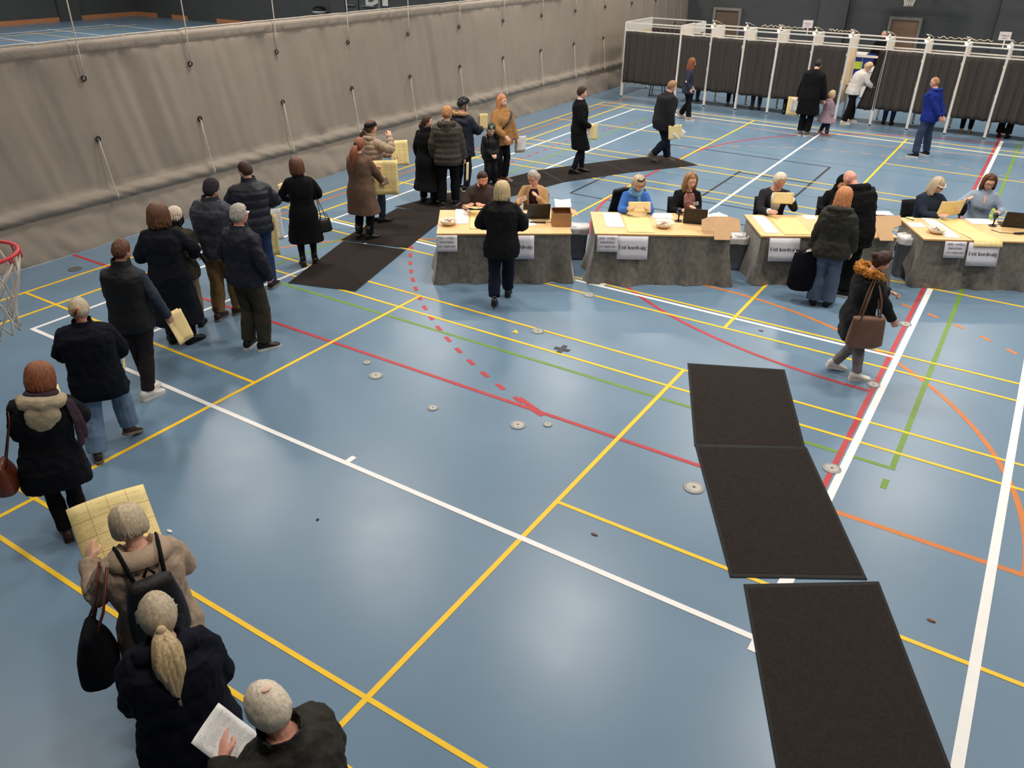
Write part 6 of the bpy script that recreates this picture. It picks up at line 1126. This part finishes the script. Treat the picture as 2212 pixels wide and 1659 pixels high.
t = thing('booth_chair', 'slim metal-legged chair inside the leftmost booth', 'chair', (-10.6, BY+.85, 0), .2); b = MB(); b.box((0, 0, .45), (.42, .42, .03)); b.build('seat', CHF, t, False, .01)
for sx in (-.19, .19):
    for sy in (-.19, .19): MB().bar((sx*1.1, sy*1.1, 0), (sx*.9, sy*.9, .44), .02).build('leg', STEELB, t)
    MB().bar((sx*.9, .19, .44), (sx*.9, .25, .82), .02).build('back_post', STEELB, t)
b = MB(); b.box((0, .24, .74), (.38, .025, .18)); b.build('backrest', CHF, t, False, .008)
# ================================================================ basketball hoops
RED = mat('rim_red', (200, 44, 58), rough=.4, spec=.5); NET = mat('net_white', (226, 216, 204), rough=.8)
def hoop(label, c, ang, R=.225, board=True):
    t = thing('basketball_hoop', label, 'basketball hoop', c, ang); ring_mb((0, 0, 0), R, .0105, 'Z', 40, 8).build('rim', RED, t, True)
    for k in range(12):
        a = 2*PI*k/12; d = V((math.cos(a), math.sin(a), 0)); MB().tube([d*(R-.012)+V((0, 0, -.005)), d*(R-.004)+V((0, 0, -.045)), d*(R+.006)+V((0, 0, -.04)), d*(R+.008)+V((0, 0, -.006))], .0045, 5).build('net_hook', RED, t, True)
    lv = [(R, -.03), (R*.90, -.13), (R*.74, -.22), (R*.62, -.30), (R*.56, -.37), (R*.58, -.43)]
    n = MB(); 
    for k in range(12):
        for s_ in (-1, 1):
            P = []
            for i, (r, z) in enumerate(lv): a = 2*PI*(k+.5*s_*(i % 2)+ .03*NZ.noise(V((k, i, 5))))/12; P.append(V((r*math.cos(a)+.02*NZ.noise(V((k*.7, i, 1))), r*math.sin(a)+.02*NZ.noise(V((k*.7, i, 2))), z+.02*NZ.noise(V((k, i*.5, 3))))))
            n.tube(P, .0052, 5)
    o = n.build('net', NET, t, True); o['kind'] = 'stuff'
    MB().box((-R-.07, 0, -.02), (.15, .20, .03)).build('bracket', RED, t)
    MB().box((-R-.16, 0, .38), (.03, 1.8, 1.05)).build('backboard', mat('backboard_white', (228, 226, 222), rough=.4), t)
    for y in (-.3, .3): MB().bar((-R-.175, y, .4), (-R-.175-1.0, y, .4), .06).bar((-R-1.17, y, .4), (-R-1.17, y, ZC-c[2]-.02), .05).build('support_arm', STEELB, t)
hoop('red basketball rim with a white net at the left frame edge', (-4.42, 1.78, 3.05), math.radians(58))
pn = at(1962, 14, 2.62); hoop('basketball hoop whose white net tip hangs at the top right edge', (pn.x, pn.y, 3.05), math.radians(-90))
# ================================================================ far hall things
tag(MB().ell((-30.54, Y1-.04, 1.62), .11, .05, .17, 14, 8).build('wall_fitting', mat('fitting_pale', (214, 206, 190), rough=.5), None, True), 'pale oval fitting on the dark wall above the trash can', 'wall fitting')
t = thing('trash_can', 'black trash can with a pale bag rim beyond the curtain', 'bin', (-31.15, Y1-.5, 0)); MB().disc((0, 0, 0), .26, .95, 20, r2=.32).build('tub', mat('can_black', (22, 22, 24), rough=.4), t, True); MB().disc((0, 0, .95), .33, .12, 20).build('bag_rim', mat('bag_grey', (150, 150, 154), rough=.4), t, True); b = MB(); b.ell((0, 0, 1.12), .33, .33, .16, 16, 8); b.build('dome_lid', mat('can_black', (22, 22, 24)), t, True)
t = thing('goods_crate', 'dark crate with violet and green packs beyond the curtain', 'crate', (-30.45, Y1-.5, 0)); MB().box((0, 0, .38), (.9, .5, .76)).build('body', mat('crate_dark', (48, 48, 54)), t)
for i, cc in enumerate(((120, 60, 140), (60, 120, 70), (60, 60, 66), (90, 50, 60))): MB().box((-.33+i*.22, -.02, .83), (.17, .3, .14)).build('pack', mat('pack_%d' % i, cc, rough=.5), t)
# ================================================================ small things on the floor
CAPM = mat('cap_steel', (176, 172, 166), rough=.45, metal=.3, var=.1, scale=30); CAPD = mat('cap_dark', (96, 96, 96), rough=.6); GLUE = mat('glue_ring', (150, 152, 152), rough=.6)
for u, v, r, lb in ((812, 811, .085, 'scuffed pale floor cap left of the middle, below the red line'), (793, 783, .05, 'small floor cap just above the scuffed pale one'), (935, 881, .06, 'small floor cap between the red line and the long white line'), (1119, 918, .085, 'steel floor cap below the end of the red dashes'), (1183, 917, .05, 'small floor cap right of the steel one below the red dashes'),
                    (1499, 1053, .10, 'large floor cap at the left edge of the middle front mat'), (1797, 1012, .09, 'floor cap on the red line right of the front mats'), (1956, 700, .08, 'floor cap on the red line beside the orange dashes'), (1887, 831, .075, 'floor cap in front of the walking parka'), (1162, 715, .085, 'floor cap on the upper yellow line before the first desk'), (1273, 637, .085, 'floor cap on the yellow line in front of the second desk'), (162, 581, .10, 'dark oval floor cap near the curtain at the left')):
    t = thing('floor_socket', lb.replace('floor cap', 'floor socket cover'), 'floor socket', at(u, v, .004)); dk = u == 162; MB().disc((0, 0, 0), r, .004, 24, r2=r*.97).build('ring', CAPD if dk else GLUE, t); MB().disc((0, 0, .004), r*.74, .003, 24, r2=r*.7).build('cover_plate', CAPD if dk else CAPM, t); MB().disc((0, 0, .007), r*.14, .002, 10).build('screw', CAPD, t)
c = at(1214, 754, .004); t = thing('tape_cross', 'dark grey tape cross between the two yellow lines', 'tape', c, .12); MB().box((0, 0, .0015), (.20, .06, .003)).build('tape_strip', mat('tape_dark', (72, 74, 78), rough=.6), t); MB().box((0, 0, .002), (.06, .22, .003)).build('tape_strip', mat('tape_dark', (72, 74, 78)), t)
c = at(1113, 717, .005); o = font_text('painted_digit', '4', .15, LM['yellow'], None, M.Translation(c) @ M.Rotation(.75, 4, 'Z'), .03); o.parent = floor
DEB = [(1284, 1154, (120, 92, 80), 'brown leaf scrap left of the middle front mat'), (2012, 1340, (140, 84, 62), 'reddish leaf scrap right of the front mats'), (686, 1122, (40, 40, 44), 'black speck left of the long yellow line'), (366, 1147, (226, 226, 222), 'white scrap near the large yellow ballot'), (1644, 714, (120, 96, 88), 'brown scrap in front of the third desk')]
for u, v, cc, lb in DEB: tag(MB().ell(at(u, v, .006), .035 if cc[0] > 100 else .012, .016, .004, 8, 5).build('floor_scrap', mat('scrap_%d' % u, cc, rough=.8), None, True), lb, 'scrap')
t = thing('floor_cable', 'pale cable lying on the floor between the third and fourth desks', 'cable', at(1940, 606)); MB().tube([(-.35, -.10, .006), (-.1, .03, .006), (.15, -.02, .006), (.4, .05, .006)], .006, 5).build('cord', mat('cable_cream', (214, 200, 178)), t, True)
